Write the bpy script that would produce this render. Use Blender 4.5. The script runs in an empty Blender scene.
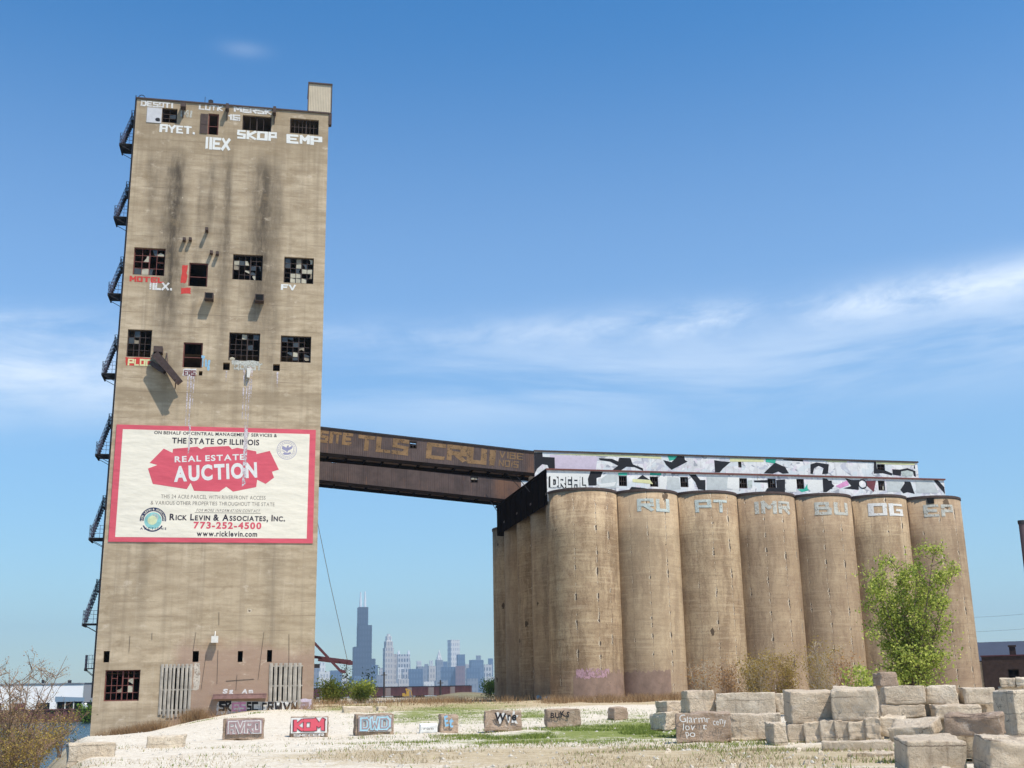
import bpy, bmesh, math, random
import numpy as np
from mathutils import Vector, Matrix, noise as mnoise
R = math.radians
sc = bpy.context.scene
col = sc.collection

# ------------------------------------------------------------------ camera
FPX, PITCH, ROLL, EYE = 1155.77, 0.26233, -0.01797, 1.7
cp, sp, cr, sr = math.cos(PITCH), math.sin(PITCH), math.cos(ROLL), math.sin(ROLL)
rt = Vector((1, 0, 0)); up = Vector((0, -sp, cp)); fw = Vector((0, cp, sp))
r2 = cr * rt + sr * up; u2 = -sr * rt + cr * up
cam = bpy.data.cameras.new('camera'); camo = bpy.data.objects.new('camera', cam); col.objects.link(camo)
cam.sensor_width = 36; cam.sensor_fit = 'HORIZONTAL'; cam.lens = FPX * 36 / 1024
cam.clip_start = 0.2; cam.clip_end = 30000
m = Matrix((r2, u2, -fw)).transposed().to_4x4(); m.translation = (0, 0, EYE)
camo.matrix_world = m
sc.camera = camo

# ------------------------------------------------------------------ sky, sun, exposure
SUN_EL, SUN_AZ = 60.0, 135.0            # azimuth clockwise from +Y
world = bpy.data.worlds.new('World'); sc.world = world; world.use_nodes = True
SKY_STRENGTH = 0.15
sun = bpy.data.lights.new('sun', 'SUN'); suno = bpy.data.objects.new('sun', sun); col.objects.link(suno)
sun.energy = 5.0; sun.angle = R(0.53); sun.color = (1.0, 0.925, 0.82)
sd = Vector((math.sin(R(SUN_AZ)) * math.cos(R(SUN_EL)), math.cos(R(SUN_AZ)) * math.cos(R(SUN_EL)), math.sin(R(SUN_EL))))
suno.rotation_euler = sd.to_track_quat('Z', 'Y').to_euler()
suno.location = sd * 300
vs = sc.view_settings
vs.view_transform = 'Standard'; vs.look = 'None'; vs.exposure = 0.18; vs.gamma = 1.0; vs.use_curve_mapping = False
HAZE_DENSITY = 0.000115

# ------------------------------------------------------------------ node helper
class NT:
    def __init__(s, tree):
        s.t = tree; s.n = tree.nodes; s.l = tree.links
    def node(s, typ, **kw):
        nd = s.n.new(typ)
        for k, v in kw.items(): setattr(nd, k, v)
        return nd
    def put(s, sock, v):
        if isinstance(v, bpy.types.NodeSocket): s.l.new(v, sock)
        elif v is not None:
            if hasattr(sock.default_value, '__len__') and not hasattr(v, '__len__'): v = (v, v, v)
            if hasattr(sock.default_value, '__len__') and len(sock.default_value) == 4 and len(v) == 3: v = (*v, 1)
            sock.default_value = v
    def math(s, op, a, b=None, c=None, clamp=False):
        nd = s.node('ShaderNodeMath', operation=op); nd.use_clamp = clamp
        for i, v in enumerate((a, b, c)):
            if v is not None: s.put(nd.inputs[i], v)
        return nd.outputs[0]
    def mul(s, a, b): return s.math('MULTIPLY', a, b)
    def add(s, a, b): return s.math('ADD', a, b)
    def ss(s, lo, hi, x, a=0.0, b=1.0):
        nd = s.node('ShaderNodeMapRange', interpolation_type='SMOOTHSTEP')
        s.put(nd.inputs[0], x); nd.inputs[1].default_value = lo; nd.inputs[2].default_value = hi
        nd.inputs[3].default_value = a; nd.inputs[4].default_value = b
        return nd.outputs[0]
    def mix(s, f, a, b, bt='MIX'):
        nd = s.node('ShaderNodeMix', data_type='RGBA', blend_type=bt)
        s.put(nd.inputs[0], f); s.put(nd.inputs[6], a); s.put(nd.inputs[7], b)
        return nd.outputs[2]
    def noise(s, vec, scale, detail=4, rough=0.6, dist=0.0):
        nd = s.node('ShaderNodeTexNoise'); s.put(nd.inputs['Vector'], vec)
        nd.inputs['Scale'].default_value = scale; nd.inputs['Detail'].default_value = detail
        nd.inputs['Roughness'].default_value = rough; nd.inputs['Distortion'].default_value = dist
        return nd.outputs['Fac']
    def scale(s, vec, sc3):
        nd = s.node('ShaderNodeVectorMath', operation='MULTIPLY'); s.put(nd.inputs[0], vec); nd.inputs[1].default_value = sc3
        return nd.outputs[0]
    def off(s, vec, o):
        nd = s.node('ShaderNodeVectorMath', operation='ADD'); s.put(nd.inputs[0], vec); s.put(nd.inputs[1], o)
        return nd.outputs[0]
    def obj(s): return s.node('ShaderNodeTexCoord').outputs['Object']
    def sep(s, v):
        nd = s.node('ShaderNodeSeparateXYZ'); s.put(nd.inputs[0], v); return nd.outputs
    def comb(s, x, y, z):
        nd = s.node('ShaderNodeCombineXYZ')
        for i, v in enumerate((x, y, z)): s.put(nd.inputs[i], v)
        return nd.outputs[0]
    def rnd(s): return s.node('ShaderNodeObjectInfo').outputs['Random']

def new_mat(name, rough=0.9, spec=0.2):
    mt = bpy.data.materials.new(name); mt.use_nodes = True
    t = NT(mt.node_tree); b = mt.node_tree.nodes['Principled BSDF']
    b.inputs['Roughness'].default_value = rough; b.inputs['Specular IOR Level'].default_value = spec
    return mt, t, b
def bump(t, b, h, strength=0.4, dist=0.05):
    nd = t.node('ShaderNodeBump'); nd.inputs['Strength'].default_value = strength; nd.inputs['Distance'].default_value = dist
    t.put(nd.inputs['Height'], h); t.l.new(nd.outputs[0], b.inputs['Normal'])

# world: Nishita sky plus thin cirrus laid out by direction
def build_world():
    t = NT(world.node_tree); bg = world.node_tree.nodes['Background']
    sky = t.node('ShaderNodeTexSky'); sky.sky_type = 'NISHITA'; sky.sun_disc = False
    sky.sun_elevation = R(SUN_EL); sky.sun_rotation = R(SUN_AZ)
    sky.air_density = 1.0; sky.dust_density = 0.35; sky.ozone_density = 2.2; sky.altitude = 180
    d = t.node('ShaderNodeTexCoord').outputs['Generated']
    x, y, z = t.sep(d)
    az = t.math('ARCTAN2', x, y); el = t.math('ARCSINE', z)
    # cirrus: a band from lower left to upper right, streaky along its length
    v = t.comb(t.mul(az, 4.0), t.mul(t.math('SUBTRACT', el, t.mul(az, 0.08)), 15.0), 0.0)
    n1 = t.noise(v, 1.7, 8, 0.66, 0.6)
    v2 = t.comb(t.mul(az, 11.0), t.mul(t.math('SUBTRACT', el, t.mul(az, 0.10)), 27.0), 3.7)
    n2 = t.noise(v2, 1.5, 7, 0.68, 0.5)
    n3 = t.noise(t.comb(t.mul(az, 2.0), t.mul(el, 9.0), 1.2), 1.6, 6, .6, .4)
    def band(c0, c1, width):
        q = t.math('DIVIDE', t.math('SUBTRACT', el, t.add(t.mul(az, c1), c0)), width)
        return t.math('POWER', 2.718, t.mul(t.mul(q, q), -1.0))
    nn = t.add(t.mul(n1, .55), t.mul(n2, .45))
    streak = t.mul(band(0.306, 0.026, 0.014), t.ss(.36, .64, nn))
    streak = t.mul(streak, t.ss(-.15, .32, az, .35, 1.0))
    streak = t.math('MAXIMUM', streak, t.mul(t.mul(band(0.303, 0.030, 0.015), t.ss(.18, .34, az)), t.ss(.34, .58, nn)))
    c = streak
    c2 = t.mul(t.mul(band(0.262, 0.04, 0.042), t.ss(.36, .66, n3)), t.ss(-.2, .0, az, .5, 1.0))
    az3 = t.add(az, 0.42)
    c3 = t.mul(t.mul(band(0.262, 0.0, 0.034), t.math('POWER', 2.718, t.mul(t.mul(az3, az3), -30.0))), t.ss(.34, .62, t.add(t.mul(n3, .5), t.mul(n1, .5))))
    az4 = t.math('DIVIDE', t.add(az, .249), .02)
    c4 = t.mul(t.mul(band(0.534, 0.0, .006), t.math('POWER', 2.718, t.mul(t.mul(az4, az4), -1.0))), .22)
    c3 = t.add(c3, c4)
    tot = t.math('ADD', t.add(t.mul(c, .44), t.mul(c2, .30)), t.add(t.mul(c3, .42), t.ss(.60, .30, el, 0.0, .12)), clamp=True)
    hs = t.node('ShaderNodeHueSaturation'); hs.inputs['Saturation'].default_value = 1.36
    t.l.new(sky.outputs[0], hs.inputs['Color'])
    colr = t.mix(tot, t.mix(1.0, hs.outputs[0], (.92, 1.09, 1.08), 'MULTIPLY'), (7.2, 7.6, 8.0))
    colr = t.mix(1.0, colr, t.mix(t.ss(0.0, .34, el), (.86, .85, .82), (1.0, 1.0, 1.0)), 'MULTIPLY')
    t.l.new(colr, bg.inputs['Color']); bg.inputs['Strength'].default_value = SKY_STRENGTH
build_world()

# ------------------------------------------------------------------ materials
def plain(name, c, rough=0.85, var=0.12, scale=3.0, spec=0.2, bmp=0.0, metal=0.0, worn=0.0):
    mt, t, b = new_mat(name, rough, spec)
    o = t.obj(); n = t.noise(o, scale, 5, 0.65)
    t.put(b.inputs['Base Color'], t.mix(n, [x * (1 - 2 * var) for x in c], [min(1, x * (1 + 2 * var)) for x in c]))
    b.inputs['Metallic'].default_value = metal
    if worn: t.put(b.inputs['Alpha'], t.ss(worn - .06, worn + .05, t.add(t.mul(t.noise(t.off(o, (7.0, 3.0, 9.0)), 1.6, 6, .75), .5), t.mul(t.noise(t.off(o, (1.0, 8.0, 2.0)), 7.0, 5, .75), .5))))
    if bmp: bump(t, b, n, bmp)
    return mt
M = {}
for nm, c, kw in [
    ('white_paint', (.72, .72, .68), dict(var=.1, scale=6)), ('chalk_paint', (.66, .65, .62), dict(var=.18, scale=4, worn=.42)),
    ('sign_cream', (.80, .77, .68), dict(var=.02, scale=.4)), ('sign_red', (.64, .075, .11), dict(var=.04, scale=.6)),
    ('sign_black', (.035, .03, .045), {}), ('sign_grey', (.28, .25, .21), {}), ('sign_teal', (.25, .52, .5), dict(var=.3, scale=2)),
    ('sign_yellow', (.62, .66, .4), dict(var=.2, scale=3)), ('sign_navy', (.03, .04, .09), {}), ('sign_violet', (.30, .29, .42), {}),
    ('graffiti_black', (.022, .022, .026), dict(var=.25)), ('graffiti_red', (.55, .06, .05), dict(var=.2)),
    ('graffiti_blue', (.24, .45, .62), dict(var=.2)), ('graffiti_cyan', (.47, .52, .49), dict(var=.25, worn=.435)), ('graffiti_sky', (.36, .55, .62), dict(var=.25)), ('graffiti_green', (.05, .42, .30), dict(var=.2)),
    ('graffiti_pink', (.66, .30, .50), dict(var=.2)), ('graffiti_maroon', (.16, .05, .06), dict(var=.3)), ('graffiti_ochre', (.215, .135, .07), dict(var=.3, scale=1.2, worn=.44)),
    ('graffiti_yellow', (.68, .66, .36), dict(var=.15)), ('drip_faint', (.62, .56, .58), dict(var=.15, scale=3, worn=.51)), ('lime_wash', (.52, .46, .38), dict(var=.2, worn=.45)), ('graffiti_grey', (.50, .53, .52), dict(var=.15)), ('graffiti_lilac', (.60, .52, .60), dict(var=.1)), ('graffiti_faded', (.48, .48, .43), dict(var=.25, scale=2.5, worn=.45)),
    ('graffiti_mauve', (.34, .24, .24), dict(var=.2)), ('window_iron', (.05, .035, .03), dict(rough=.7)), ('window_rust', (.16, .06, .05), dict(rough=.8)),
    ('pane_pale', (.42, .39, .30), dict(var=.3, rough=.4, scale=1.5)), ('pane_dark', (.05, .055, .055), dict(rough=.25, spec=.5)),
    ('black_void', (.006, .006, .006), {}), ('iron_black', (.03, .028, .032), dict(rough=.6)), ('iron_blue', (.06, .06, .09), dict(rough=.6)),
    ('boom_red', (.095, .035, .042), dict(rough=.7)), ('cable_grey', (.12, .12, .12), {}), ('metal_white', (.66, .64, .58), dict(rough=.6)), ('ribbed_dirty', (.42, .38, .32), dict(rough=.7, var=.35, scale=1.3)), ('penthouse_beige', (.50, .43, .32), dict(rough=.7, var=.12, scale=.8)), ('canopy_rust', (.27, .16, .14), dict(var=.35, scale=2)),
    ('chute_steel', (.075, .052, .045), dict(var=.3, rough=.7)), ('plywood_pale', (.55, .55, .56), dict(var=.1)), ('conduit_grey', (.10, .085, .07), {}), ('pane_tan', (.26, .22, .16), dict(var=.3, rough=.5, scale=1.5)),
    ('bark', (.16, .12, .08), dict(scale=9, var=.25)), ('twig_pale', (.48, .40, .30), dict(scale=9)), ('twig_brown', (.25, .16, .10), dict(scale=9, var=.25)),
    ('roof_blue', (.055, .062, .085), dict(rough=.6, scale=.3)), ('brick_dark', (.05, .032, .027), dict(scale=2.0, var=.35)),
    ('warehouse_white', (.80, .80, .80), dict(scale=.1, var=.03)), ('shed_blue', (.20, .28, .36), {}), ('rust_wall', (.13, .05, .05), dict(var=.35, scale=1.0)),
    ('boxcar_maroon', (.13, .055, .055), dict(var=.45, scale=.35)), ('boxcar_trim', (.30, .24, .22), {}), ('machine_yellow', (.50, .30, .06), dict(var=.3)),
    ('timber_dark', (.05, .04, .035), {}), ('stack_brown', (.10, .07, .075), dict(scale=1)), ('tank_white', (.8, .8, .8), {}), ('gravel_stone', (.50, .46, .39), dict(scale=5, var=.25)),
]: M[nm] = plain(nm, c, **kw)

def concrete_tower():
    mt, t, b = new_mat('tower_concrete', .92, .15)
    o = t.obj(); x, y, z = t.sep(o)
    lift = t.math('FLOOR', t.math('DIVIDE', t.add(z, t.mul(t.noise(o, .5, 2), .12)), 1.22))
    wn = t.node('ShaderNodeTexWhiteNoise', noise_dimensions='1D'); t.put(wn.inputs['W'], lift)
    big = t.noise(o, .22, 5, .6); mid = t.noise(t.scale(o, (.35, .35, 1.6)), 1.0, 6, .65); fine = t.noise(o, 6.0, 5, .7)
    strk = t.noise(t.scale(o, (1.6, 1.6, .05)), 1.0, 5, .65)
    c = t.mix(t.ss(.3, .7, mid), (.355, .272, .178), (.62, .505, .355))
    c = t.mix(t.ss(.35, .75, big, 0, .55), c, (.42, .325, .215))
    c = t.mix(t.mul(wn.outputs[0], .38), c, (.34, .265, .17))
    c = t.mix(t.ss(.45, .75, strk, 0, .45), c, (.25, .195, .135))
    c = t.mix(t.ss(.55, .8, t.noise(t.scale(o, (2.2, 2.2, .12)), 1.3, 4, .6), 0, .35), c, (.62, .54, .42))
    # soot runs with positions of their own, below the top-floor openings
    ns = t.noise(t.scale(o, (.9, .9, .25)), 1.0, 4, .6); jit = t.mul(t.math('SUBTRACT', ns, .5), 1.6)
    for s0, w, z0, z1, k in [(4.0, 1.05, 53.0, 30.5, .95), (7.2, .5, 52.5, 38, .6), (8.7, .7, 53, 34, .7), (12.0, 1.3, 53, 31.5, .9), (2.0, .5, 53, 38, .45), (6.3, .35, 51, 28, .4), (13.4, .5, 52, 24, .38), (10.3, .4, 34, 26, .4), (3.3, .5, 22, 6, .35), (14.0, .7, 17, 3, .3), (4.4, .9, 33, 27, .5), (8.7, .5, 40, 25, .35), (15.2, .6, 52, 43, .22)]:
        dx = t.math('DIVIDE', t.math('SUBTRACT', t.add(x, jit), s0), w)
        g = t.math('POWER', 2.718, t.mul(t.mul(dx, dx), -1.0))
        g = t.mul(g, t.mul(t.ss(z1 - 3, z1 + 9, z), t.ss(z0, z0 - 3.5, z)))
        g = t.mul(g, t.ss(.25, .6, t.noise(t.scale(o, (1.4, 1.4, .35)), 1.2, 5, .7), .45, 1.0))
        c = t.mix(t.mul(g, k), c, (.075, .06, .045))
    # darker pour below the second window row, and thin pour lines
    bandz = t.mul(t.ss(27.0, 27.3, z), t.ss(28.55, 28.3, z)); c = t.mix(t.mul(bandz, .5), c, (.27, .205, .13))
    fr = t.math('FRACT', t.math('DIVIDE', z, 1.22)); ln = t.math('LESS_THAN', fr, .055)
    c = t.mix(t.mul(ln, t.ss(.45, .65, t.noise(t.scale(o, (.25, .25, 3)), 1.0, 3), 0, .55)), c, (.2, .15, .1))
    low = t.mul(t.ss(6.6, 5.2, t.add(z, t.mul(t.math('SUBTRACT', big, .5), 5))), t.ss(6.2, 7.4, t.add(x, t.mul(big, 1.0)))); c = t.mix(t.mul(low, .75), c, (.33, .22, .165))
    vo = t.node('ShaderNodeTexVoronoi'); t.put(vo.inputs['Vector'], t.off(t.scale(o, (.55, .55, .7)), t.comb(t.mul(mid, .5), 0.0, t.mul(fine, .4)))); vo.inputs['Scale'].default_value = 1.0
    pick = t.math('GREATER_THAN', t.sep(vo.outputs['Color'])[0], .86); sz = t.mul(t.sep(vo.outputs['Color'])[1], .085)
    c = t.mix(t.mul(pick, t.math('LESS_THAN', vo.outputs['Distance'], t.math('MULTIPLY', sz, 1.4))), c, (.56, .47, .35))
    c = t.mix(t.mul(pick, t.math('LESS_THAN', vo.outputs['Distance'], t.math('MULTIPLY', sz, .7))), c, (.10, .075, .05))
    topd = t.mul(t.ss(49, 53.6, t.add(z, t.mul(t.math('SUBTRACT', strk, .5), 7))), .4); c = t.mix(topd, c, (.24, .18, .11))
    c = t.mix(t.ss(.56, .72, t.noise(t.scale(o, (1, 1, 1.6)), .7, 7, .72), 0, .6), c, (.66, .56, .43))
    c = t.mix(t.ss(.47, .32, t.noise(t.scale(o, (.8, .8, 1.3)), .55, 7, .72), 0, .55), c, (.27, .20, .12))
    c = t.mix(t.ss(.5, .9, fine, 0, .35), c, (.26, .2, .14))
    t.put(b.inputs['Base Color'], c)
    bump(t, b, t.add(t.mul(mid, .6), t.mul(fine, .4)), .5, .06)
    return mt
M['tower_concrete'] = concrete_tower()

def concrete_silo():
    mt, t, b = new_mat('silo_concrete', .92, .15)
    o = t.obj(); rn = t.rnd(); x, y, z = t.sep(o)
    os_ = t.off(o, t.comb(t.mul(rn, 40), t.mul(rn, 17), t.mul(rn, 9)))
    ang = t.math('ARCTAN2', y, x)
    ringz = t.noise(t.comb(t.mul(ang, .8), t.mul(rn, 30), t.mul(z, 2.6)), 1.0, 4, .65)
    wv = t.mul(t.math('SUBTRACT', t.noise(t.comb(t.mul(ang, 2.0), t.mul(z, .5), t.mul(rn, 33)), 1.0, 4), .5), .35)
    strk = t.noise(t.comb(t.mul(t.add(ang, wv), 3.2), t.mul(z, .09), t.mul(rn, 50)), 1.2, 7, .72)
    big = t.noise(os_, .3, 6, .65); fine = t.noise(os_, 5, 5, .7); blot = t.noise(t.scale(os_, (1, 1, .5)), .9, 6, .72)
    c = t.mix(t.ss(.3, .7, big), (.30, .21, .125), (.52, .395, .25))
    c = t.mix(t.ss(.44, .62, strk, 0, .65), c, (.15, .095, .055))
    c = t.mix(t.ss(.58, .74, strk, 0, .5), c, (.47, .37, .24))
    c = t.mix(t.ss(.5, .68, blot, 0, .55), c, (.235, .15, .092))
    c = t.mix(t.ss(.46, .30, blot, 0, .5), c, (.50, .39, .25))
    ln = t.math('LESS_THAN', t.math('FRACT', t.add(t.mul(z, 1.64), t.mul(t.noise(os_, 1.2, 2), .25))), .10)
    c = t.mix(t.mul(ln, t.ss(.45, .62, t.noise(t.comb(t.mul(ang, 1.3), t.mul(z, 1.1), t.mul(rn, 12)), 1.3, 3), 0, .34)), c, (.16, .11, .065))
    c = t.mix(t.ss(.55, .72, ringz, 0, .4), c, (.50, .40, .265))
    g2 = t.noise(t.scale(os_, (1, 1, 1.8)), 9.0, 4, .8); c = t.mix(t.ss(.50, .68, fine, 0, .5), c, (.17, .115, .07)); c = t.mix(t.ss(.54, .70, g2, 0, .55), c, (.60, .47, .31)); c = t.mix(t.ss(.46, .32, g2, 0, .6), c, (.15, .10, .06))
    rz = t.noise(t.comb(t.mul(ang, 1.1), t.mul(rn, 44), t.mul(z, 5.0)), 1.0, 3, .6); c = t.mix(t.ss(.55, .7, rz, 0, .4), c, (.56, .44, .29)); c = t.mix(t.ss(.45, .3, rz, 0, .45), c, (.19, .13, .08))
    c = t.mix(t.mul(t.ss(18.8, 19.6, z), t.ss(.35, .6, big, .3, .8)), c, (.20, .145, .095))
    hole = None
    c = t.mix(t.mul(t.math('FRACT', t.mul(rn, 7.3)), .45), c, t.mix(t.math('FRACT', t.mul(rn, 13.7)), (.24, .165, .115), (.47, .37, .25)))
    vo = t.node('ShaderNodeTexVoronoi'); t.put(vo.inputs['Vector'], t.off(t.scale(os_, (.5, .5, .4)), t.comb(t.mul(blot, .6), 0.0, t.mul(fine, .4)))); vo.inputs['Scale'].default_value = 1.0
    pick = t.math('GREATER_THAN', t.sep(vo.outputs['Color'])[0], .78)
    c = t.mix(t.mul(pick, t.math('LESS_THAN', vo.outputs['Distance'], t.mul(t.sep(vo.outputs['Color'])[1], .22))), c, (.10, .07, .045))
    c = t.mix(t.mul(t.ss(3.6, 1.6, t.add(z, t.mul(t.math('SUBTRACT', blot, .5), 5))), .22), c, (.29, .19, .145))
    for k, (a0, thr) in enumerate([(-1.30, .50), (-1.85, .52), (-2.35, .56), (-0.75, .54)]):
        zz = t.add(t.mul(z, .55), t.mul(rn, 80 + 37 * k))
        n = t.noise(t.comb(0.0, zz, k * 3.1), 1.3, 7, .75)
        wob = t.mul(t.math('SUBTRACT', t.noise(t.comb(k * 7.7, t.mul(z, 1.1), t.mul(rn, 20)), 1.0, 4), .5), .09)
        aa = t.math('SUBTRACT', t.add(ang, wob), t.add(a0, t.mul(t.math('SUBTRACT', rn, .5), .35 + .1 * k)))
        w = t.ss(thr - .02, thr + .10, n, 0, .028)
        crack_shadow = t.math('LESS_THAN', t.math('ABSOLUTE', aa), t.math('MAXIMUM', w, .0035))  # thin dark crack, widened into a painted shadow beside the pale flecks
        pale = t.math('LESS_THAN', t.math('ABSOLUTE', t.add(aa, .012)), t.mul(w, 1.5))
        c = t.mix(t.mul(pale, .8), c, (.66, .57, .44))
        c = t.mix(t.mul(crack_shadow, t.ss(thr - .06, thr + .02, n, .45, .95)), c, (.06, .042, .03))
    t.put(b.inputs['Base Color'], c)
    bump(t, b, t.add(t.mul(ringz, .5), t.mul(fine, .5)), .5, .05)
    return mt
M['silo_concrete'] = concrete_silo()

def block_mat(name, a, bcol, dirt):
    mt, t, b = new_mat(name, .95, .1)
    o = t.obj(); rn = t.rnd(); os_ = t.off(o, t.comb(t.mul(rn, 60), t.mul(rn, 23), t.mul(rn, 71)))
    n = t.noise(os_, 1.6, 6, .7); f = t.noise(os_, 14, 5, .75); lay = t.noise(t.scale(os_, (.6, .6, 4)), 1.5, 5, .65)
    c = t.mix(t.ss(.3, .7, n), a, bcol)
    c = t.mix(t.mul(rn, .5), c, dirt)
    c = t.mix(t.ss(.5, .72, lay, 0, .55), c, dirt)
    c = t.mix(t.ss(.55, .8, f, 0, .5), c, [v * .5 for v in dirt])
    cr = t.node('ShaderNodeTexVoronoi', feature='DISTANCE_TO_EDGE'); t.put(cr.inputs['Vector'], t.off(os_, t.comb(n, f, 0.0))); cr.inputs['Scale'].default_value = 1.3
    ck = t.math('LESS_THAN', cr.outputs['Distance'], t.ss(.5, .7, n, .0, .022)); c = t.mix(t.mul(ck, .75), c, (.06, .045, .035))
    x, y, z = t.sep(o); q = t.add(t.mul(z, 2.1), t.add(t.mul(rn, 5), t.mul(n, .35))); jl = t.math('LESS_THAN', t.math('FRACT', q), .05)
    c = t.mix(t.mul(jl, t.ss(.40, .6, lay, .1, .75)), c, (.12, .09, .065))
    dr = t.noise(t.scale(os_, (5, 5, .5)), 1.2, 5, .7); c = t.mix(t.ss(.52, .72, dr, 0, .6), c, (.29, .215, .16))
    pk = t.noise(os_, 2.6, 7, .8); c = t.mix(t.ss(.55, .66, pk, 0, .5), c, (.72, .65, .55)); c = t.mix(t.ss(.44, .34, pk, 0, .5), c, (.28, .205, .15))
    t.put(b.inputs['Base Color'], c); bump(t, b, t.add(t.add(t.mul(f, .6), n), t.mul(pk, 1.2)), 1.0, .09)
    return mt
M['block_pale'] = block_mat('block_pale', (.64, .525, .385), (.84, .73, .565), (.54, .42, .295))
M['block_brown'] = block_mat('block_brown', (.42, .305, .215), (.56, .43, .32), (.33, .235, .17))

def gallery_paint():
    mt, t, b = new_mat('gallery_paint', .7, .2)
    o = t.obj(); x, y, z = t.sep(o)
    n = t.noise(t.scale(o, (.5, .5, .8)), .8, 6, .7); f = t.noise(t.scale(o, (2, 2, .3)), 1.5, 5, .7)
    c = t.mix(t.ss(.35, .65, n), (.62, .61, .60), (.78, .77, .75))
    c = t.mix(t.ss(.5, .75, f, 0, .6), c, (.42, .40, .40))
    for sd_, sc_, cc, th in ((1.0, .55, (.50, .50, .56), .56), (5.0, .8, (.74, .66, .70), .58), (9.0, .7, (.82, .81, .78), .54), (14.0, 1.1, (.30, .31, .34), .64), (21.0, .6, (.66, .70, .70), .57)):
        q = t.noise(t.comb(t.add(t.mul(x, 1.0), sd_), sd_, t.mul(z, 1.3)), sc_, 1.5, .4, 1.2); c = t.mix(t.ss(th, th + .015, q, 0, .8), c, cc)
    for sd_ in ():
        q = t.noise(t.comb(t.add(x, sd_), sd_, t.mul(z, 1.2)), .75, 1.5, .4, 1.6); c = t.mix(t.math('LESS_THAN', t.math('ABSOLUTE', t.math('SUBTRACT', q, .5)), .010), c, (.05, .05, .06))
    wv = t.noise(t.scale(o, (1.2, 1.2, .5)), 1.5, 6, .75); c = t.mix(t.ss(.58, .75, wv, 0, .7), c, (.36, .27, .21))
    seam = t.math('LESS_THAN', t.math('FRACT', t.mul(x, 1.1)), .05); c = t.mix(t.mul(seam, .25), c, (.3, .28, .28))
    t.put(b.inputs['Base Color'], c); return mt
M['gallery_paint'] = gallery_paint()
def rust_metal():
    mt, t, b = new_mat('rusty_cladding', .75, .25)
    o = t.obj(); x, y, z = t.sep(o)
    n = t.noise(o, .5, 6, .7); f = t.noise(t.scale(o, (3, 3, .35)), 1.2, 5, .7)
    c = t.mix(t.ss(.35, .65, n), (.066, .049, .047), (.105, .076, .070))
    c = t.mix(t.ss(.55, .75, f, 0, .7), c, (.20, .10, .06))
    c = t.mix(t.ss(.45, .25, f, 0, .5), c, (.05, .036, .034))
    c = t.mix(t.mul(t.ss(-4.9, -3.6, x), t.ss(.3, .7, n, .3, .85)), c, (.20, .10, .055))
    seam = t.math('LESS_THAN', t.math('FRACT', t.mul(x, .62)), .025); c = t.mix(t.mul(seam, .6), c, (.03, .02, .02))
    t.put(b.inputs['Base Color'], c)
    w = t.math('SINE', t.mul(x, 30.0)); bump(t, b, w, .25, .03); return mt
M['rusty_cladding'] = rust_metal()
M['soot_shade_cladding'] = plain('soot_shade_cladding', (.012, .009, .008), var=.4, scale=.8, spec=0.0)  # burnt soot and the end wall's shade, both put into this near-black colour

def leaf_mat(name, a, bcol, trans=.35):
    mt = bpy.data.materials.new(name); mt.use_nodes = True; t = NT(mt.node_tree)
    mt.node_tree.nodes.remove(mt.node_tree.nodes['Principled BSDF'])
    g = t.node('ShaderNodeNewGeometry').outputs['Random Per Island']
    c = t.mix(g, a, bcol)
    d = t.node('ShaderNodeBsdfDiffuse'); tr = t.node('ShaderNodeBsdfTranslucent'); mx = t.node('ShaderNodeMixShader')
    t.l.new(c, d.inputs[0]); t.l.new(c, tr.inputs[0]); mx.inputs[0].default_value = trans
    t.l.new(d.outputs[0], mx.inputs[1]); t.l.new(tr.outputs[0], mx.inputs[2])
    t.l.new(mx.outputs[0], mt.node_tree.nodes['Material Output'].inputs[0]); return mt
M['leaf_spring'] = leaf_mat('leaf_spring', (.22, .28, .045), (.56, .60, .15), .45)
M['leaf_tree'] = leaf_mat('leaf_tree', (.17, .23, .035), (.60, .64, .16), .42)
M['leaf_green'] = leaf_mat('leaf_green', (.08, .15, .02), (.20, .30, .05))
M['leaf_dark'] = leaf_mat('leaf_dark', (.03, .06, .015), (.08, .13, .03))
M['leaf_rust'] = leaf_mat('leaf_rust', (.32, .15, .06), (.44, .28, .10))
M['leaf_bud'] = leaf_mat('leaf_bud', (.34, .20, .16), (.50, .40, .22))
M['leaf_olive'] = leaf_mat('leaf_olive', (.28, .19, .05), (.44, .33, .10))
M['blade_green'] = leaf_mat('blade_green', (.13, .19, .035), (.32, .36, .10))
M['blade_dry'] = leaf_mat('blade_dry', (.38, .29, .17), (.62, .52, .35))
M['blade_reed'] = leaf_mat('blade_reed', (.24, .145, .08), (.46, .33, .19))

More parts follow.
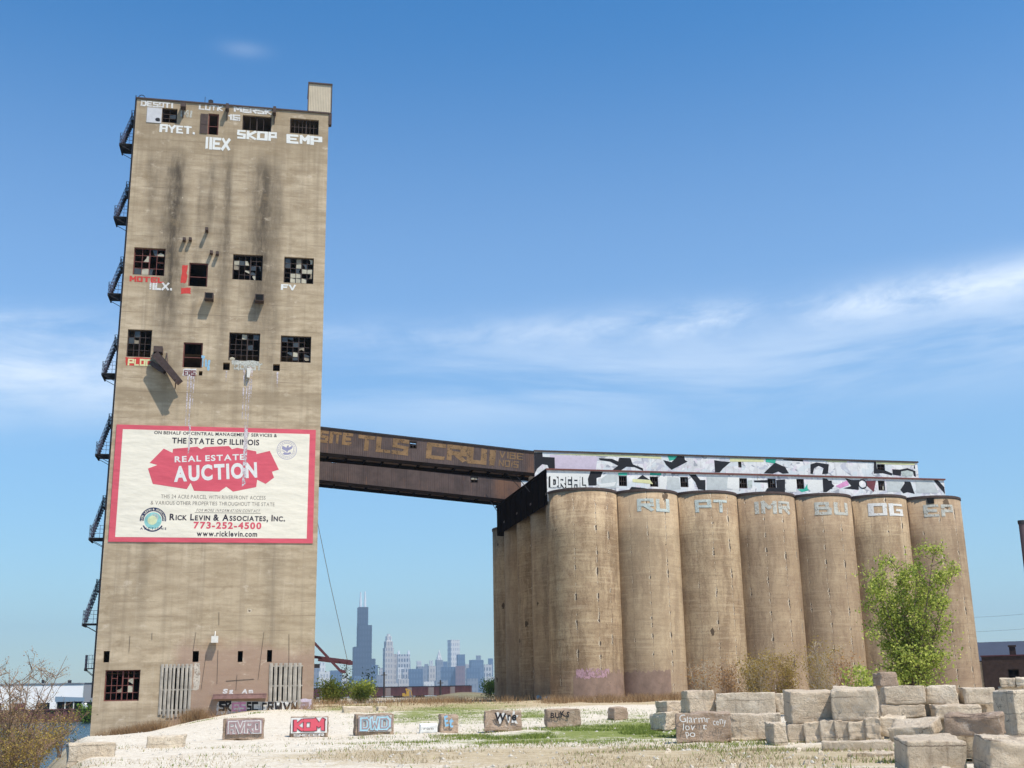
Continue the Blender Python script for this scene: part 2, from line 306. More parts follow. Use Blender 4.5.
def ground_mat():
    mt, t, b = new_mat('ground_surface', .97, .05)
    o = t.obj()
    zn = t.node('ShaderNodeVertexColor'); zn.layer_name = 'cover'
    gr, dr, fa = t.node('ShaderNodeSeparateColor').outputs, None, None
    sepc = gr[0].node; t.l.new(zn.outputs['Color'], sepc.inputs[0]); green, dry, far = gr
    n1 = t.noise(o, .35, 6, .7); n2 = t.noise(o, 2.2, 6, .75); n3 = t.noise(o, 11, 4, .8); n4 = t.noise(o, .9, 4, .7)
    vor = t.node('ShaderNodeTexVoronoi'); t.put(vor.inputs['Vector'], o); vor.inputs['Scale'].default_value = 5.0
    grav = t.mix(t.ss(.3, .7, n2), (.53, .46, .355), (.70, .635, .52))
    grav = t.mix(t.ss(.25, .7, vor.outputs['Color'], 0, .5), grav, (.76, .70, .59))
    grav = t.mix(t.ss(.50, .66, n3, 0, .62), grav, (.36, .29, .205))
    grav = t.mix(t.ss(.55, .7, n1, 0, .5), grav, (.52, .43, .32))
    dryc = t.mix(t.ss(.3, .7, n2), (.36, .28, .17), (.56, .47, .32))
    dryc = t.mix(t.ss(.5, .7, n3, 0, .5), dryc, (.22, .16, .095))
    grc = t.mix(t.ss(.3, .7, n2), (.13, .17, .04), (.27, .29, .10))
    fd = t.ss(.36, .64, t.add(dry, t.mul(t.math('SUBTRACT', t.add(t.add(t.mul(n2, .45), t.mul(n3, .3)), t.mul(n4, .25)), .5), 2.9)))
    c = t.mix(fd, grav, dryc)
    fg = t.ss(.36, .64, t.add(green, t.mul(t.math('SUBTRACT', t.add(t.add(t.mul(n2, .45), t.mul(n3, .3)), t.mul(n4, .25)), .5), 4.2)))
    c = t.mix(fg, c, grc)
    fc = t.mix(t.ss(.35, .65, t.noise(o, .02, 5, .7)), (.17, .13, .08), (.13, .14, .055))
    c = t.mix(far, c, fc)
    t.put(b.inputs['Base Color'], c); bump(t, b, t.add(n2, t.mul(n3, .6)), .6, .08)
    return mt
M['ground_surface'] = ground_mat()
def water_mat():
    mt, t, b = new_mat('river_water', .2, .10)
    b.inputs['Base Color'].default_value = (.012, .022, .03, 1)
    o = t.obj(); n = t.noise(t.scale(o, (1, .45, 1)), 1.1, 5, .65); bump(t, b, n, .9, .5); return mt
M['river_water'] = water_mat()

def facade_mat(name, a, bcol, fx=.16, fz=.08):
    mt, t, b = new_mat(name, .7, .3)
    o = t.obj(); x, y, z = t.sep(o)
    sx = t.ss(.4, .6, t.math('PINGPONG', t.mul(t.add(x, y), fx), 1.0)); sz = t.ss(.3, .5, t.math('PINGPONG', t.mul(z, fz), 1.0))
    t.put(b.inputs['Base Color'], t.mix(t.mul(sx, sz), a, bcol)); return mt
for nm, a, b_ in [('tower_black', (.018, .022, .035), (.05, .06, .085)), ('facade_cream', (.58, .52, .45), (.30, .28, .27)), ('facade_white', (.74, .71, .66), (.42, .42, .43)),
                  ('facade_blue', (.06, .10, .17), (.11, .17, .25)), ('facade_red', (.24, .13, .12), (.17, .10, .10)), ('facade_grey', (.25, .26, .28), (.14, .16, .19)), ('facade_stripe', (.6, .58, .55), (.08, .1, .14))]:
    M[nm] = facade_mat(nm, a, b_)

def banner_mat(name, c):
    mt, t, b = new_mat(name, .55, .25); o = t.obj()
    n = t.noise(t.scale(o, (.35, 1, .9)), 1.0, 3, .5); d = t.noise(o, .5, 6, .7); v = t.noise(t.scale(o, (2.5, 1, .12)), 1.2, 5, .7)
    q = t.mix(t.ss(.5, .75, d, 0, .25), c, [k * .78 for k in c]); q = t.mix(t.ss(.58, .78, v, 0, .3), q, [k * .7 + .03 for k in c])
    t.put(b.inputs['Base Color'], q); bump(t, b, n, .35, .3); return mt
M['sign_cream'] = banner_mat('banner_cream', (.80, .74, .61)); M['sign_red'] = banner_mat('banner_red', (.64, .10, .135))

# ------------------------------------------------------------------ mesh helpers
class MB:
    def __init__(s): s.v = []; s.f = []; s.mi = []
    def quad(s, *p, mi=0):
        i = len(s.v); s.v += [tuple(q) for q in p]; s.f.append(tuple(range(i, i + len(p)))); s.mi.append(mi)
    def box(s, a, b, mi=0, mat=None):
        (x0, y0, z0), (x1, y1, z1) = a, b
        P = [(x0, y0, z0), (x1, y0, z0), (x1, y1, z0), (x0, y1, z0), (x0, y0, z1), (x1, y0, z1), (x1, y1, z1), (x0, y1, z1)]
        if mat is not None: P = [tuple(mat @ Vector(p)) for p in P]
        i = len(s.v); s.v += P
        for f in ((0, 3, 2, 1), (4, 5, 6, 7), (0, 1, 5, 4), (1, 2, 6, 5), (2, 3, 7, 6), (3, 0, 4, 7)):
            s.f.append(tuple(i + k for k in f)); s.mi.append(mi)
    def tube(s, pts, r, n=5, r1=None, mi=0):
        pts = [Vector(p) for p in pts]; k = len(pts); i0 = len(s.v)
        for j, p in enumerate(pts):
            d = (pts[min(j + 1, k - 1)] - pts[max(j - 1, 0)])
            if d.length < 1e-6: d = Vector((0, 0, 1))
            d.normalize(); a = d.orthogonal().normalized(); b = d.cross(a)
            rr = r if r1 is None else r + (r1 - r) * j / (k - 1)
            for q in range(n):
                t = 2 * math.pi * q / n; s.v.append(tuple(p + (a * math.cos(t) + b * math.sin(t)) * rr))
        for j in range(k - 1):
            for q in range(n):
                s.f.append((i0 + j * n + q, i0 + j * n + (q + 1) % n, i0 + (j + 1) * n + (q + 1) % n, i0 + (j + 1) * n + q)); s.mi.append(mi)
        s.f.append(tuple(i0 + q for q in range(n))[::-1]); s.mi.append(mi)
        s.f.append(tuple(i0 + (k - 1) * n + q for q in range(n))); s.mi.append(mi)
    def bar(s, a, b, w, h=None, mi=0):
        a = Vector(a); b = Vector(b); d = b - a; L = d.length
        q = d.to_track_quat('X', 'Z').to_matrix().to_4x4(); q.translation = a
        h = h or w; s.box((0, -w / 2, -h / 2), (L, w / 2, h / 2), mi, q)
    def cyl(s, c, r, h, n=24, r1=None, mi=0):
        r1 = r if r1 is None else r1; i = len(s.v); cx, cy, cz = c
        for zz, rr in ((cz, r), (cz + h, r1)):
            for q in range(n): s.v.append((cx + rr * math.cos(2 * math.pi * q / n), cy + rr * math.sin(2 * math.pi * q / n), zz))
        for q in range(n):
            s.f.append((i + q, i + (q + 1) % n, i + n + (q + 1) % n, i + n + q)); s.mi.append(mi)
        s.f.append(tuple(i + q for q in range(n))[::-1]); s.f.append(tuple(i + n + q for q in range(n))); s.mi += [mi, mi]
    def prism_xz(s, poly, y0, y1, mi=0):
        # polygon in (x, z), between depths y0 (front) and y1
        ar = sum(poly[k][0] * poly[(k + 1) % len(poly)][1] - poly[(k + 1) % len(poly)][0] * poly[k][1] for k in range(len(poly)))
        if ar < 0: poly = poly[::-1]
        i = len(s.v); n = len(poly)
        s.v += [(a, y0, b) for a, b in poly] + [(a, y1, b) for a, b in poly]
        s.f.append(tuple(range(i, i + n))); s.f.append(tuple(range(i + n, i + 2 * n))[::-1]); s.mi += [mi, mi]
        for k in range(n):
            s.f.append((i + (k + 1) % n, i + k, i + n + k, i + n + (k + 1) % n)); s.mi.append(mi)
    def build(s, name, mats, parent=None, loc=None, smooth=False):
        me = bpy.data.meshes.new(name); me.from_pydata(s.v, [], s.f)
        if not isinstance(mats, (list, tuple)): mats = [mats]
        for mt in mats: me.materials.append(M[mt] if isinstance(mt, str) else mt)
        if len(mats) > 1: me.polygons.foreach_set('material_index', s.mi)
        if smooth: me.polygons.foreach_set('use_smooth', [True] * len(me.polygons))
        me.update()
        o = bpy.data.objects.new(name, me); col.objects.link(o)
        if parent: o.parent = parent
        if loc is not None: o.location = loc
        return o
def tag(o, label=None, cat=None, group=None, kind=None):
    for k, v in (('label', label), ('category', cat), ('group', group), ('kind', kind)):
        if v: o[k] = v
    return o
def empty(name, loc, rz=0.0, **kw):
    o = bpy.data.objects.new(name, None); col.objects.link(o); o.location = loc; o.rotation_euler = (0, 0, rz)
    return tag(o, **kw)

_glyph = {}
def glyph(ch, bold=.03, shear=0.0):
    key = (ch, bold, shear)
    if key not in _glyph:
        cu = bpy.data.curves.new('glyph', 'FONT'); cu.body = ch; cu.size = 1.0; cu.offset = bold; cu.shear = shear; cu.resolution_u = 4; cu.fill_mode = 'FRONT'
        ob = bpy.data.objects.new('glyph', cu); col.objects.link(ob)
        bpy.context.view_layer.update()
        me = bpy.data.meshes.new_from_object(ob.evaluated_get(bpy.context.evaluated_depsgraph_get()))
        vs_ = [tuple(v.co[:2]) for v in me.vertices]; fs = [tuple(p.vertices) for p in me.polygons]
        xs = [v[0] for v in vs_] or [0]
        _glyph[key] = (vs_, fs, min(xs), max(xs))
        bpy.data.objects.remove(ob); bpy.data.curves.remove(cu); bpy.data.meshes.remove(me)
    return _glyph[key]
# roller-painted capitals: strokes on a 1 x 1.4 box
ROLL = {'A': ['0,0 0,1.4 1,1.4 1,0', '0,.65 1,.65'], 'B': ['0,0 0,1.4 .85,1.4 .85,.75 0,.75', '.85,.7 1,.6 1,0 0,0'], 'C': ['1,1.4 0,1.4 0,0 1,0'], 'D': ['0,0 0,1.4 .75,1.4 1,1.1 1,.3 .75,0 0,0'], 'E': ['1,1.4 0,1.4 0,0 1,0', '0,.7 .8,.7'],
    'F': ['1,1.4 0,1.4 0,0', '0,.7 .8,.7'], 'G': ['1,1.4 0,1.4 0,0 1,0 1,.65 .55,.65'], 'H': ['0,0 0,1.4', '1,0 1,1.4', '0,.7 1,.7'], 'I': ['.15,0 .15,1.4'], 'K': ['0,0 0,1.4', '1,1.4 .1,.65 1,0'], 'L': ['0,1.4 0,0 .9,0'],
    'M': ['0,0 0,1.4 .55,.6 1.1,1.4 1.1,0'], 'N': ['0,0 0,1.4 1,0 1,1.4'], 'O': ['0,0 0,1.4 1,1.4 1,0 0,0'], 'P': ['0,0 0,1.4 1,1.4 1,.65 0,.65'], 'Q': ['0,0 0,1.4 1,1.4 1,0 0,0', '.6,.4 1.1,-.2'], 'R': ['0,0 0,1.4 1,1.4 1,.7 0,.7', '.4,.7 1,0'],
    'S': ['1,1.4 0,1.4 0,.75 1,.65 1,0 0,0'], 'T': ['-.05,1.4 1.05,1.4', '.5,1.4 .5,0'], 'U': ['0,1.4 0,0 1,0 1,1.4'], 'V': ['0,1.4 .5,0 1,1.4'], 'W': ['0,1.4 .2,0 .55,.8 .9,0 1.1,1.4'], 'X': ['0,0 1,1.4', '0,1.4 1,0'], 'Y': ['0,1.4 .5,.7 1,1.4', '.5,.7 .5,0'], 'Z': ['0,1.4 1,1.4 0,0 1,0'],
    '!': ['.15,1.4 .15,.5', '.15,.1 .15,-.05'], '.': ['.1,0 .1,.12'], '1': ['0,1.1 .3,1.4 .3,0'], '6': ['1,1.4 0,1.4 0,0 1,0 1,.65 0,.65'], '8': ['0,0 0,1.4 1,1.4 1,0 0,0', '0,.7 1,.7']}
def roller_mesh(txt, w, h, thick=.32, jitter=.2, seed=1, gap=.5):
    rng = random.Random(seed); pen = 0.0; V = []; F = []; lay = 0
    for ch in txt:
        if ch == ' ': pen += .8; continue
        st = ROLL.get(ch.upper(), ROLL['O']); mx = 0; jy = rng.uniform(-1, 1) * jitter * .3; jw = 1 + rng.uniform(-1, 1) * jitter * .5; sl = rng.uniform(-1, 1) * jitter * .3
        for line in st:
            P = [tuple(float(q) for q in p.split(',')) for p in line.split()]
            for (x0, y0), (x1, y1) in zip(P, P[1:]):
                mx = max(mx, x0, x1); dx, dy = x1 - x0, y1 - y0; L = math.hypot(dx, dy) or 1; ux, uy = dx / L, dy / L; t = thick * rng.uniform(.82, 1.15) / 2; i = len(V)
                for a, b in ((-1, -1), (1, -1), (1, 1), (-1, 1)):
                    bx, by = (x0, y0) if a < 0 else (x1, y1); e_ = t * rng.uniform(.6, 1.1)
                    X = bx + ux * a * e_ - uy * b * t; Y = by + uy * a * e_ + ux * b * t
                    V.append(((pen + X * jw + sl * Y * .3), Y + jy * .3, lay))
                F.append((i, i + 1, i + 2, i + 3)); lay = (lay + 1) % 7
        pen += mx * jw + gap
    pen -= gap
    return [((x + thick / 2) * w / (pen + thick), (y + thick / 2) * h / (1.4 + thick), l) for x, y, l in V], F
def text_mesh(txt, w, h, bold=.03, shear=0.0, jitter=0.0, seed=1, gap=.10, small=None):
    """letters laid out to fill w x h (cap height), origin at lower left; returns verts (x, z) and faces"""
    rng = random.Random(seed); pen = 0.0; V = []; F = []
    for ch in txt:
        if ch == ' ': pen += .30; continue
        k = 1.0
        if small and ch.islower(): ch = ch.upper(); k = small
        gv, gf, x0, x1 = glyph(ch, bold, shear)
        i = len(V); a = rng.uniform(-1, 1) * jitter * .35; dy = rng.uniform(-1, 1) * jitter * .16; ks = 1 + rng.uniform(-1, 1) * jitter * .5
        for (x, y) in gv:
            xx = (x - x0) * k * ks; yy = y * k * (1 + dy)
            V.append((pen + xx * math.cos(a) - (yy - .35) * math.sin(a), yy + xx * math.sin(a) + dy * .5))
        F += [tuple(i + q for q in f) for f in gf]
        pen += (x1 - x0) * k * ks + gap * k
    pen -= gap; cap = .70
    return [(x * w / pen, y * h / cap, 0) for x, y in V], F
def flat_text(name, txt, x, z, w, h, y, mat, parent, rot=0.0, **kw):
    if kw.pop('roller', False):
        kw.pop('bold', None); V, F = roller_mesh(txt, w, h, **kw)
    else: V, F = text_mesh(txt, w, h, **kw)
    mb = MB(); c, s_ = math.cos(rot), math.sin(rot)
    mb.v = [(x + a * c - b * s_, y - l * .0015, z + a * s_ + b * c) for a, b, l in V]; mb.f = F; mb.mi = [0] * len(F)
    return mb.build(name, mat, parent)

# ------------------------------------------------------------------ where things stand
def ray(px, py):
    v = r2 * ((px - 512) / FPX) + u2 * ((384 - py) / FPX) + fw
    return v / math.hypot(v.x, v.y)
def smooth(a, b, x):
    t = min(1, max(0, (x - a) / (b - a))); return t * t * (3 - 2 * t)
class Wall:
    """a vertical plane with its own local frame: x along, y back, z up (world height)"""
    def __init__(s, origin, ang):
        s.o = Vector((origin[0], origin[1])); s.a = ang; s.u = Vector((math.cos(ang), math.sin(ang))); s.n = Vector((-math.sin(ang), math.cos(ang)))
    def P(s, px, py, depth=0.0):
        w = ray(px, py); w2 = Vector((w.x, w.y)); t = (s.n.dot(s.o) + depth) / s.n.dot(w2)
        p = w2 * t; return ((p - s.o).dot(s.u), EYE + w.z * t)
    def rect(s, x0, y0, x1, y1, depth=0.0):
        cx, cy = (x0 + x1) / 2, (y0 + y1) / 2
        return (s.P(x0, cy, depth)[0], s.P(cx, y1, depth)[1], s.P(x1, cy, depth)[0], s.P(cx, y0, depth)[1])
    def world(s, x, y): q = s.o + s.u * x + s.n * y; return (q.x, q.y)
TH = 0.20558
w_ = ray(89.3, 743); A = (w_.x * 104, w_.y * 104)
TW = Wall(A, TH); TWID = TW.P(313.2, 705)[0]; TTOP = TW.P(230, 106.2)[1]
PH = 0.22911; GAL = Wall((6.5601, 112.1064), PH); PITCH_S = 7 * .8935; SILO_R = 3.5; SILO_Z = 20.35

EDGE = [(-60, 20), (0, 0), (15, -9), (34, -13.2), (57, -21.5), (88, -33.4), (98, -36.0), (220, -61.5), (400, -99), (900, -210), (9000, -2100)]
EDGE[0] = (-60, 5)
def xb(y):
    for (y0, x0), (y1, x1) in zip(EDGE, EDGE[1:]):
        if y <= y1: return x0 + (x1 - x0) * max(0, (y - y0)) / (y1 - y0)
    return EDGE[-1][1]
WATER_Z = -3.0
def gz(x, y):
    z = .75 * smooth(52, 98, y) + .3 * smooth(98, 112, y)
    s_ = (Vector((x, y)) - TW.o).dot(TW.u)
    z -= 2.45 * (1 - smooth(-2, 14, s_)) * smooth(55, 93, y) * (1 - smooth(140, 200, y))
    d = x - xb(y)
    if d < 1.5:
        z -= 5.5 * smooth(1.5, -5, d)
        if d < -52: z = z + 3.6 * smooth(-52, -56, d)
    r = math.hypot(x, y)
    if d > 0 or d < -56: z += .10 * mnoise.noise((x * .22, y * .22, 0)) * smooth(10, 25, r) + .05 * mnoise.noise((x * .9, y * .9, 5))
    # low mounds beyond the silos' left flank
    z += 1.2 * math.exp(-((x + 9) / 7) ** 2 - ((y - 215) / 22) ** 2) + .5 * math.exp(-((x + 18) / 14) ** 2 - ((y - 160) / 14) ** 2)
    return z
def ground_at(px, py, tmax=3000):
    w = ray(px, py); t = 6.0
    while t < tmax:
        if EYE + w.z * t < gz(w.x * t, w.y * t): break
        t *= 1.004
    return Vector((w.x * t, w.y * t, gz(w.x * t, w.y * t)))
def at(px, py, D):
    """point at horizontal distance D seen at that pixel"""
    w = ray(px, py); return Vector((w.x * D, w.y * D, EYE + w.z * D))

# ------------------------------------------------------------------ setting: ground, water
def build_ground():
    angs = list(np.radians(np.concatenate([np.arange(-180, -34, 6.0), np.arange(-34, 34.01, .28), np.arange(40, 180, 6.0)])))
    ds = [2.0]
    while ds[-1] < 9500: ds.append(ds[-1] * (1.017 if 14 < ds[-1] < 140 else (1.03 if ds[-1] < 600 else 1.09)))
    ds = np.array(ds); na = len(angs)
    V = [(0, 0, gz(0, 0))]; C = [(0, 0, 0, 1)]
    blobs = [(590, 733, 6.0, 7.0, .62), (660, 730, 4.2, 10, .78), (520, 741, 3.5, 3.5, .45), (412, 713, 3.0, 10, .4), (470, 708, 5, 22, .5), (395, 722, 2.5, 3, .45), (350, 709, 4, 14, .55), (560, 716, 7, 9, .55), (760, 752, 4, 4, .3), (250, 706, 3, 3, .2)]
    dryb = [(520, 752, 9, 6, .36), (640, 752, 9, 7, .40), (760, 760, 8, 5, .42), (860, 766, 5, 4, .4), (420, 735, 5, 10, .36), (250, 755, 9, 5, .16), (380, 706, 6, 12, .6), (440, 704, 12, 25, .75), (330, 740, 3, 3, .15), (700, 735, 5, 6, .35)]
    bl = [(ground_at(a, b), rx, ry, k) for a, b, rx, ry, k in blobs]; dl = [(ground_at(a, b), rx, ry, k) for a, b, rx, ry, k in dryb]
    for d in ds:
        for a in angs:
            x, y = d * math.sin(a), d * math.cos(a)
            V.append((x, y, gz(x, y)))
            nz = .5 + .5 * mnoise.noise((x * .13, y * .13, 2.2)); nb = .5 + .5 * mnoise.noise((x * .5, y * .5, 7.0))
            g = sum(k * math.exp(-((x - p.x) / rx) ** 2 - ((y - p.y) / ry) ** 2) for p, rx, ry, k in bl)
            q = sum(k * math.exp(-((x - p.x) / rx) ** 2 - ((y - p.y) / ry) ** 2) for p, rx, ry, k in dl)
            ss_ = (Vector((x, y)) - TW.o); s_, n_ = ss_.dot(TW.u), ss_.dot(TW.n)
            if -4 < n_ < 2 and -3 < s_ < 14: q += .8 * smooth(-4, -1.5, n_)
            e = x - xb(y); q += .8 * smooth(3, -1, e)
            if y > 84 and x > -14: q += .55 * smooth(84, 100, y); g += .2 * smooth(.4, .8, nz) * smooth(84, 100, y)
            # pale track from the gravel yard past the silos
            tx = -6 + (y - 50) * .42; tr = math.exp(-((x - tx - 1) / 2.0) ** 2) if 45 < y < 100 else 0
            g = g * (1 - .8 * tr) * (.55 + .9 * nb); q = q * (1 - .8 * tr) * (.6 + .8 * nz)
            far = smooth(125, 230, d) if x > xb(y) else smooth(60, 100, d)
            C.append((min(1, g), min(1, q), far, 1))
    F = [(0, 1 + k, 1 + (k + 1) % na) for k in range(na)]
    for j in range(len(ds) - 1):
        b0 = 1 + j * na; b1 = b0 + na
        for k in range(na):
            F.append((b0 + k, b1 + k, b1 + (k + 1) % na, b0 + (k + 1) % na))
    F = [f[::-1] if True else f for f in F]
    me = bpy.data.meshes.new('ground'); me.from_pydata(V, [], F); me.materials.append(M['ground_surface'])
    ca = me.color_attributes.new('cover', 'FLOAT_COLOR', 'POINT'); ca.data.foreach_set('color', np.array(C, 'f').ravel())
    me.polygons.foreach_set('use_smooth', [True] * len(me.polygons)); me.update()
    bm = bmesh.new(); bm.from_mesh(me); bmesh.ops.recalc_face_normals(bm, faces=bm.faces)
    if sum(f.normal.z for f in bm.faces) < 0: bmesh.ops.reverse_faces(bm, faces=bm.faces)
    bm.to_mesh(me); bm.free()
    o = bpy.data.objects.new('ground', me); col.objects.link(o); tag(o, kind='structure')
build_ground()
mb = MB(); mb.quad((-900, -60, WATER_Z), (40, -60, WATER_Z), (-60, 1200, WATER_Z), (-900, 1200, WATER_Z))
tag(mb.build('river_water', 'river_water'), kind='structure')

# ------------------------------------------------------------------ grain elevator tower
tower = empty('grain_elevator_tower', (A[0], A[1], 0), TH, label='tall tan concrete elevator tower with broken windows, soot runs and a banner on it', cat='tower')
DEP = 29.0
def wall_grid(mb, x0, x1, z0, z1, openings, y=0.0, depth=.45, mi=0):
    xs = sorted({x0, x1, *[o[0] for o in openings], *[o[2] for o in openings], *np.arange(x0, x1, 3.0)})
    zs = sorted({z0, z1, *[o[1] for o in openings], *[o[3] for o in openings], *np.arange(z0, z1, 3.0)})
    for a, b in zip(xs, xs[1:]):
        for c, d in zip(zs, zs[1:]):
            mx, mz = (a + b) / 2, (c + d) / 2
            if any(o[0] < mx < o[2] and o[1] < mz < o[3] for o in openings): continue
            mb.quad((a, y, c), (b, y, c), (b, y, d), (a, y, d), mi=mi)
    for a, c, b, d in openings:
        y2 = y + depth
        mb.quad((a, y, c), (a, y2, c), (b, y2, c), (b, y, c), mi=mi); mb.quad((a, y, d), (b, y, d), (b, y2, d), (a, y2, d), mi=mi)
        mb.quad((a, y, c), (a, y, d), (a, y2, d), (a, y2, c), mi=mi); mb.quad((b, y, c), (b, y2, c), (b, y2, d), (b, y, d), mi=mi)
wins = {  # px rect, columns, rows, share of panes left, share dark of those, seed
    'screened': ((161.9, 108.3, 177.2, 122.7), 2, 3, .35, .4, 1), 'wide_top': ((242.4, 115.8, 271.4, 130.9), 4, 1, .0, .5, 2), 'barred': ((290, 119, 318.7, 134), 7, 2, .12, .5, 3),
    'a1': ((133.3, 247.8, 165, 275.2), 4, 4, .20, .3, 4), 'a3': ((232.6, 254.6, 262.6, 280), 5, 5, .36, .4, 15), 'a4': ((283.9, 257.4, 313.6, 283.3), 5, 5, .62, .3, 6),
    'b1': ((127, 329.5, 151.4, 357), 4, 4, .22, .3, 7), 'b3': ((228.8, 332.8, 259.8, 360.8), 5, 5, .26, .3, 18), 'b4': ((280.6, 335.9, 311, 362.3), 5, 5, .36, .5, 9),
    'low': ((104.4, 670, 139.6, 701), 6, 4, .10, .0, 10)}
doors = {'top_door': (208, 113.7, 218.6, 134.7), 'a2': (188.7, 263, 207.7, 286.4), 'b2': (183, 342.5, 202.4, 367.6)}
holes = [(223, 362.5, 229.8, 370), (273, 364, 279.8, 371), (198.8, 371, 202.4, 375.5), (103.3, 651, 109.4, 662.4), (192.5, 651, 198.7, 662), (237.7, 651, 242.7, 662), (267, 650, 272, 662), (270.5, 666, 302, 708), (161, 666, 191, 714), (267, 719.5, 291, 724)]
ops = [TW.rect(*v[0]) for v in wins.values()] + [TW.rect(*v) for v in doors.values()] + [TW.rect(*v) for v in holes]
mb = MB(); Z0 = -3.0
wall_grid(mb, 0, TWID, Z0, TTOP, ops)
for (a, b, c, d) in (((0, DEP, Z0), (0, 0, Z0), (0, 0, TTOP), (0, DEP, TTOP)), ((TWID, 0, Z0), (TWID, DEP, Z0), (TWID, DEP, TTOP), (TWID, 0, TTOP)), ((TWID, DEP, Z0), (0, DEP, Z0), (0, DEP, TTOP), (TWID, DEP, TTOP)), ((0, 0, TTOP), (TWID, 0, TTOP), (TWID, DEP, TTOP), (0, DEP, TTOP))):
    mb.quad(a, b, c, d)
# inner floors darken the openings as in the real shaft
for z in (4.0, 10.5, 24.5, 32.0, 47.0):
    mb.quad((.01, 1.2, z), (TWID - .01, 1.2, z), (TWID - .01, DEP - .01, z), (.01, DEP - .01, z))
tower_wall = mb.build('wall', 'tower_concrete', tower)
mb = MB(); mb.box((-.06, -.10, TTOP), (TWID + .06, .35, TTOP + .14)); mb.box((-.06, .35, TTOP), (.3, DEP, TTOP + .14)); mb.box((TWID - .3, .35, TTOP), (TWID + .06, DEP, TTOP + .14))
mb.build('roof_edge', 'chute_steel', tower)
for x0, x1, y0, y1 in ((181, 186, 106, 112), (226, 229, 107, 114), (273, 276, 110, 118)):     # rusty outriggers under the roof edge
    a, c, b, d = TW.rect(x0, y0, x1, y1); mb = MB(); mb.box((a, -.75, c + .2), (b, -.003, d)); mb.bar(((a + b) / 2, -.72, d), ((a + b) / 2, -.02, c - .6), .1); mb.build('bracket', 'chute_steel', tower)
def window(rect, nx, ny, keep, dark, seed, parent, y=.22, bars='window_iron', name='window', t=.05):
    a, c, b, d = rect; rng = random.Random(seed); fr = MB(); pn = MB()
    fr.box((a + .004, y, c + .004), (a + .09, y + .06, d - .004)); fr.box((b - .09, y, c + .004), (b - .004, y + .06, d - .004))
    fr.box((a + .09, y, c + .004), (b - .09, y + .06, c + .09)); fr.box((a + .09, y, d - .09), (b - .09, y + .06, d - .004))
    w, h = (b - a - .18) / nx, (d - c - .18) / ny; k = 0
    for i in range(1, nx):
        xx = a + .09 + i * w; tt = t * (2.2 if nx > 3 and i == (nx + 1) // 2 else 1); fr.box((xx - tt / 2, y + .002, c + .09), (xx + tt / 2, y + .05, d - .09))
    for j in range(1, ny):
        zz = c + .09 + j * h
        for i in range(nx):
            if rng.random() < .85: fr.box((a + .09 + i * w + t / 2, y + .004, zz - t / 2), (a + .09 + (i + 1) * w - t / 2, y + .045, zz + t / 2))
    for i in range(nx):
        for j in range(ny):
            if rng.random() < keep:
                x0, z0 = a + .09 + i * w + t / 2, c + .09 + j * h + t / 2; x1, z1 = x0 + w - t, z0 + h - t; k += 1
                mi = 1 if rng.random() < dark else (2 if rng.random() < .45 else 0); ty = rng.uniform(-.05, .05)
                P = [(x0, z0), (x1, z0), (x1, z1), (x0, z1)]
                if rng.random() < .4:
                    q = rng.randrange(4); a_, b_ = P[q], P[(q + 1) % 4]; k1, k2 = rng.uniform(.2, .9), rng.uniform(.2, .9); pr, nx_ = P[q - 1], P[(q + 2) % 4]
                    P = [pr, (pr[0] + (a_[0] - pr[0]) * k1, pr[1] + (a_[1] - pr[1]) * k1), ((x0 + x1) / 2 + rng.uniform(-.1, .1), (z0 + z1) / 2 + rng.uniform(-.1, .1)), (nx_[0] + (b_[0] - nx_[0]) * k2, nx_[1] + (b_[1] - nx_[1]) * k2), nx_][::1]
                pn.quad(*[(px_, y + .02 + ty * (1 if px_ < (x0 + x1) / 2 else -1), pz_) for px_, pz_ in P], mi=mi)
    f = fr.build(name, bars, parent)
    if k: pn.build('panes', ['pane_pale', 'pane_dark', 'pane_tan'], f)
    return f
for k, v in wins.items(): window(TW.rect(*v[0]), *v[1:], tower, bars='window_rust' if k in ('a1', 'low') else 'window_iron')
for k, v in doors.items():
    a, c, b, d = TW.rect(*v); mb = MB(); mb.box((a + .004, .1, c), (a + .1, .2, d - .004)); mb.box((b - .1, .1, c), (b - .004, .2, d - .004)); mb.box((a + .1, .1, d - .1), (b - .1, .2, d - .004))
    mb.box((a + .1, .12, c + (d - c) * .4), (b - .1, .16, c + (d - c) * .4 + .06)); mb.build('door_frame', 'window_rust', tower)
a, c, b, d = TW.rect(146.8, 108.0, 161.7, 122.9); mb = MB(); mb.box((a, -.05, c), (b, -.004, d)); pl = mb.build('window_cover', 'plywood_pale', tower)
flat_text('graffiti', 'e', b - .55, c + .2, .45, .45, -.056, 'graffiti_black', pl, bold=.06)
a, c, b, d = TW.rect(200.3, 114, 208, 133.5); mb = MB(); mb.box((a, -.06, c), (b - .02, -.004, d)); mb.box((a + .1, -.075, c + .9), (b - .1, -.06, c + 1.0)); mb.build('door_leaf', 'chute_steel', tower)
# stub pipes and square hoods
for x0, y0, L in ((207, 231.5, .75), (184.5, 240.5, .5), (190.5, 240.5, .5), (211.5, 253.5, .5), (217.5, 254.5, .55)):
    s_, z = TW.P(x0, y0); mb = MB(); mb.box((s_ - .13, -L, z - .13), (s_ + .13, -.003, z + .13)); mb.build('pipe_stub', 'chute_steel', tower)
for r_ in ((205, 295.5, 213.8, 301.5), (255, 297, 264, 303.5)):
    a, c, b, d = TW.rect(*r_); mb = MB(); mb.prism_xz([(a, c), (b, c), (b, d), (a, d)], -.85, -.003); mb.box((a + .08, -.86, c + .06), (b - .08, -.852, d - .06), mi=1); mb.build('duct_hood', ['chute_steel', 'black_void'], tower)
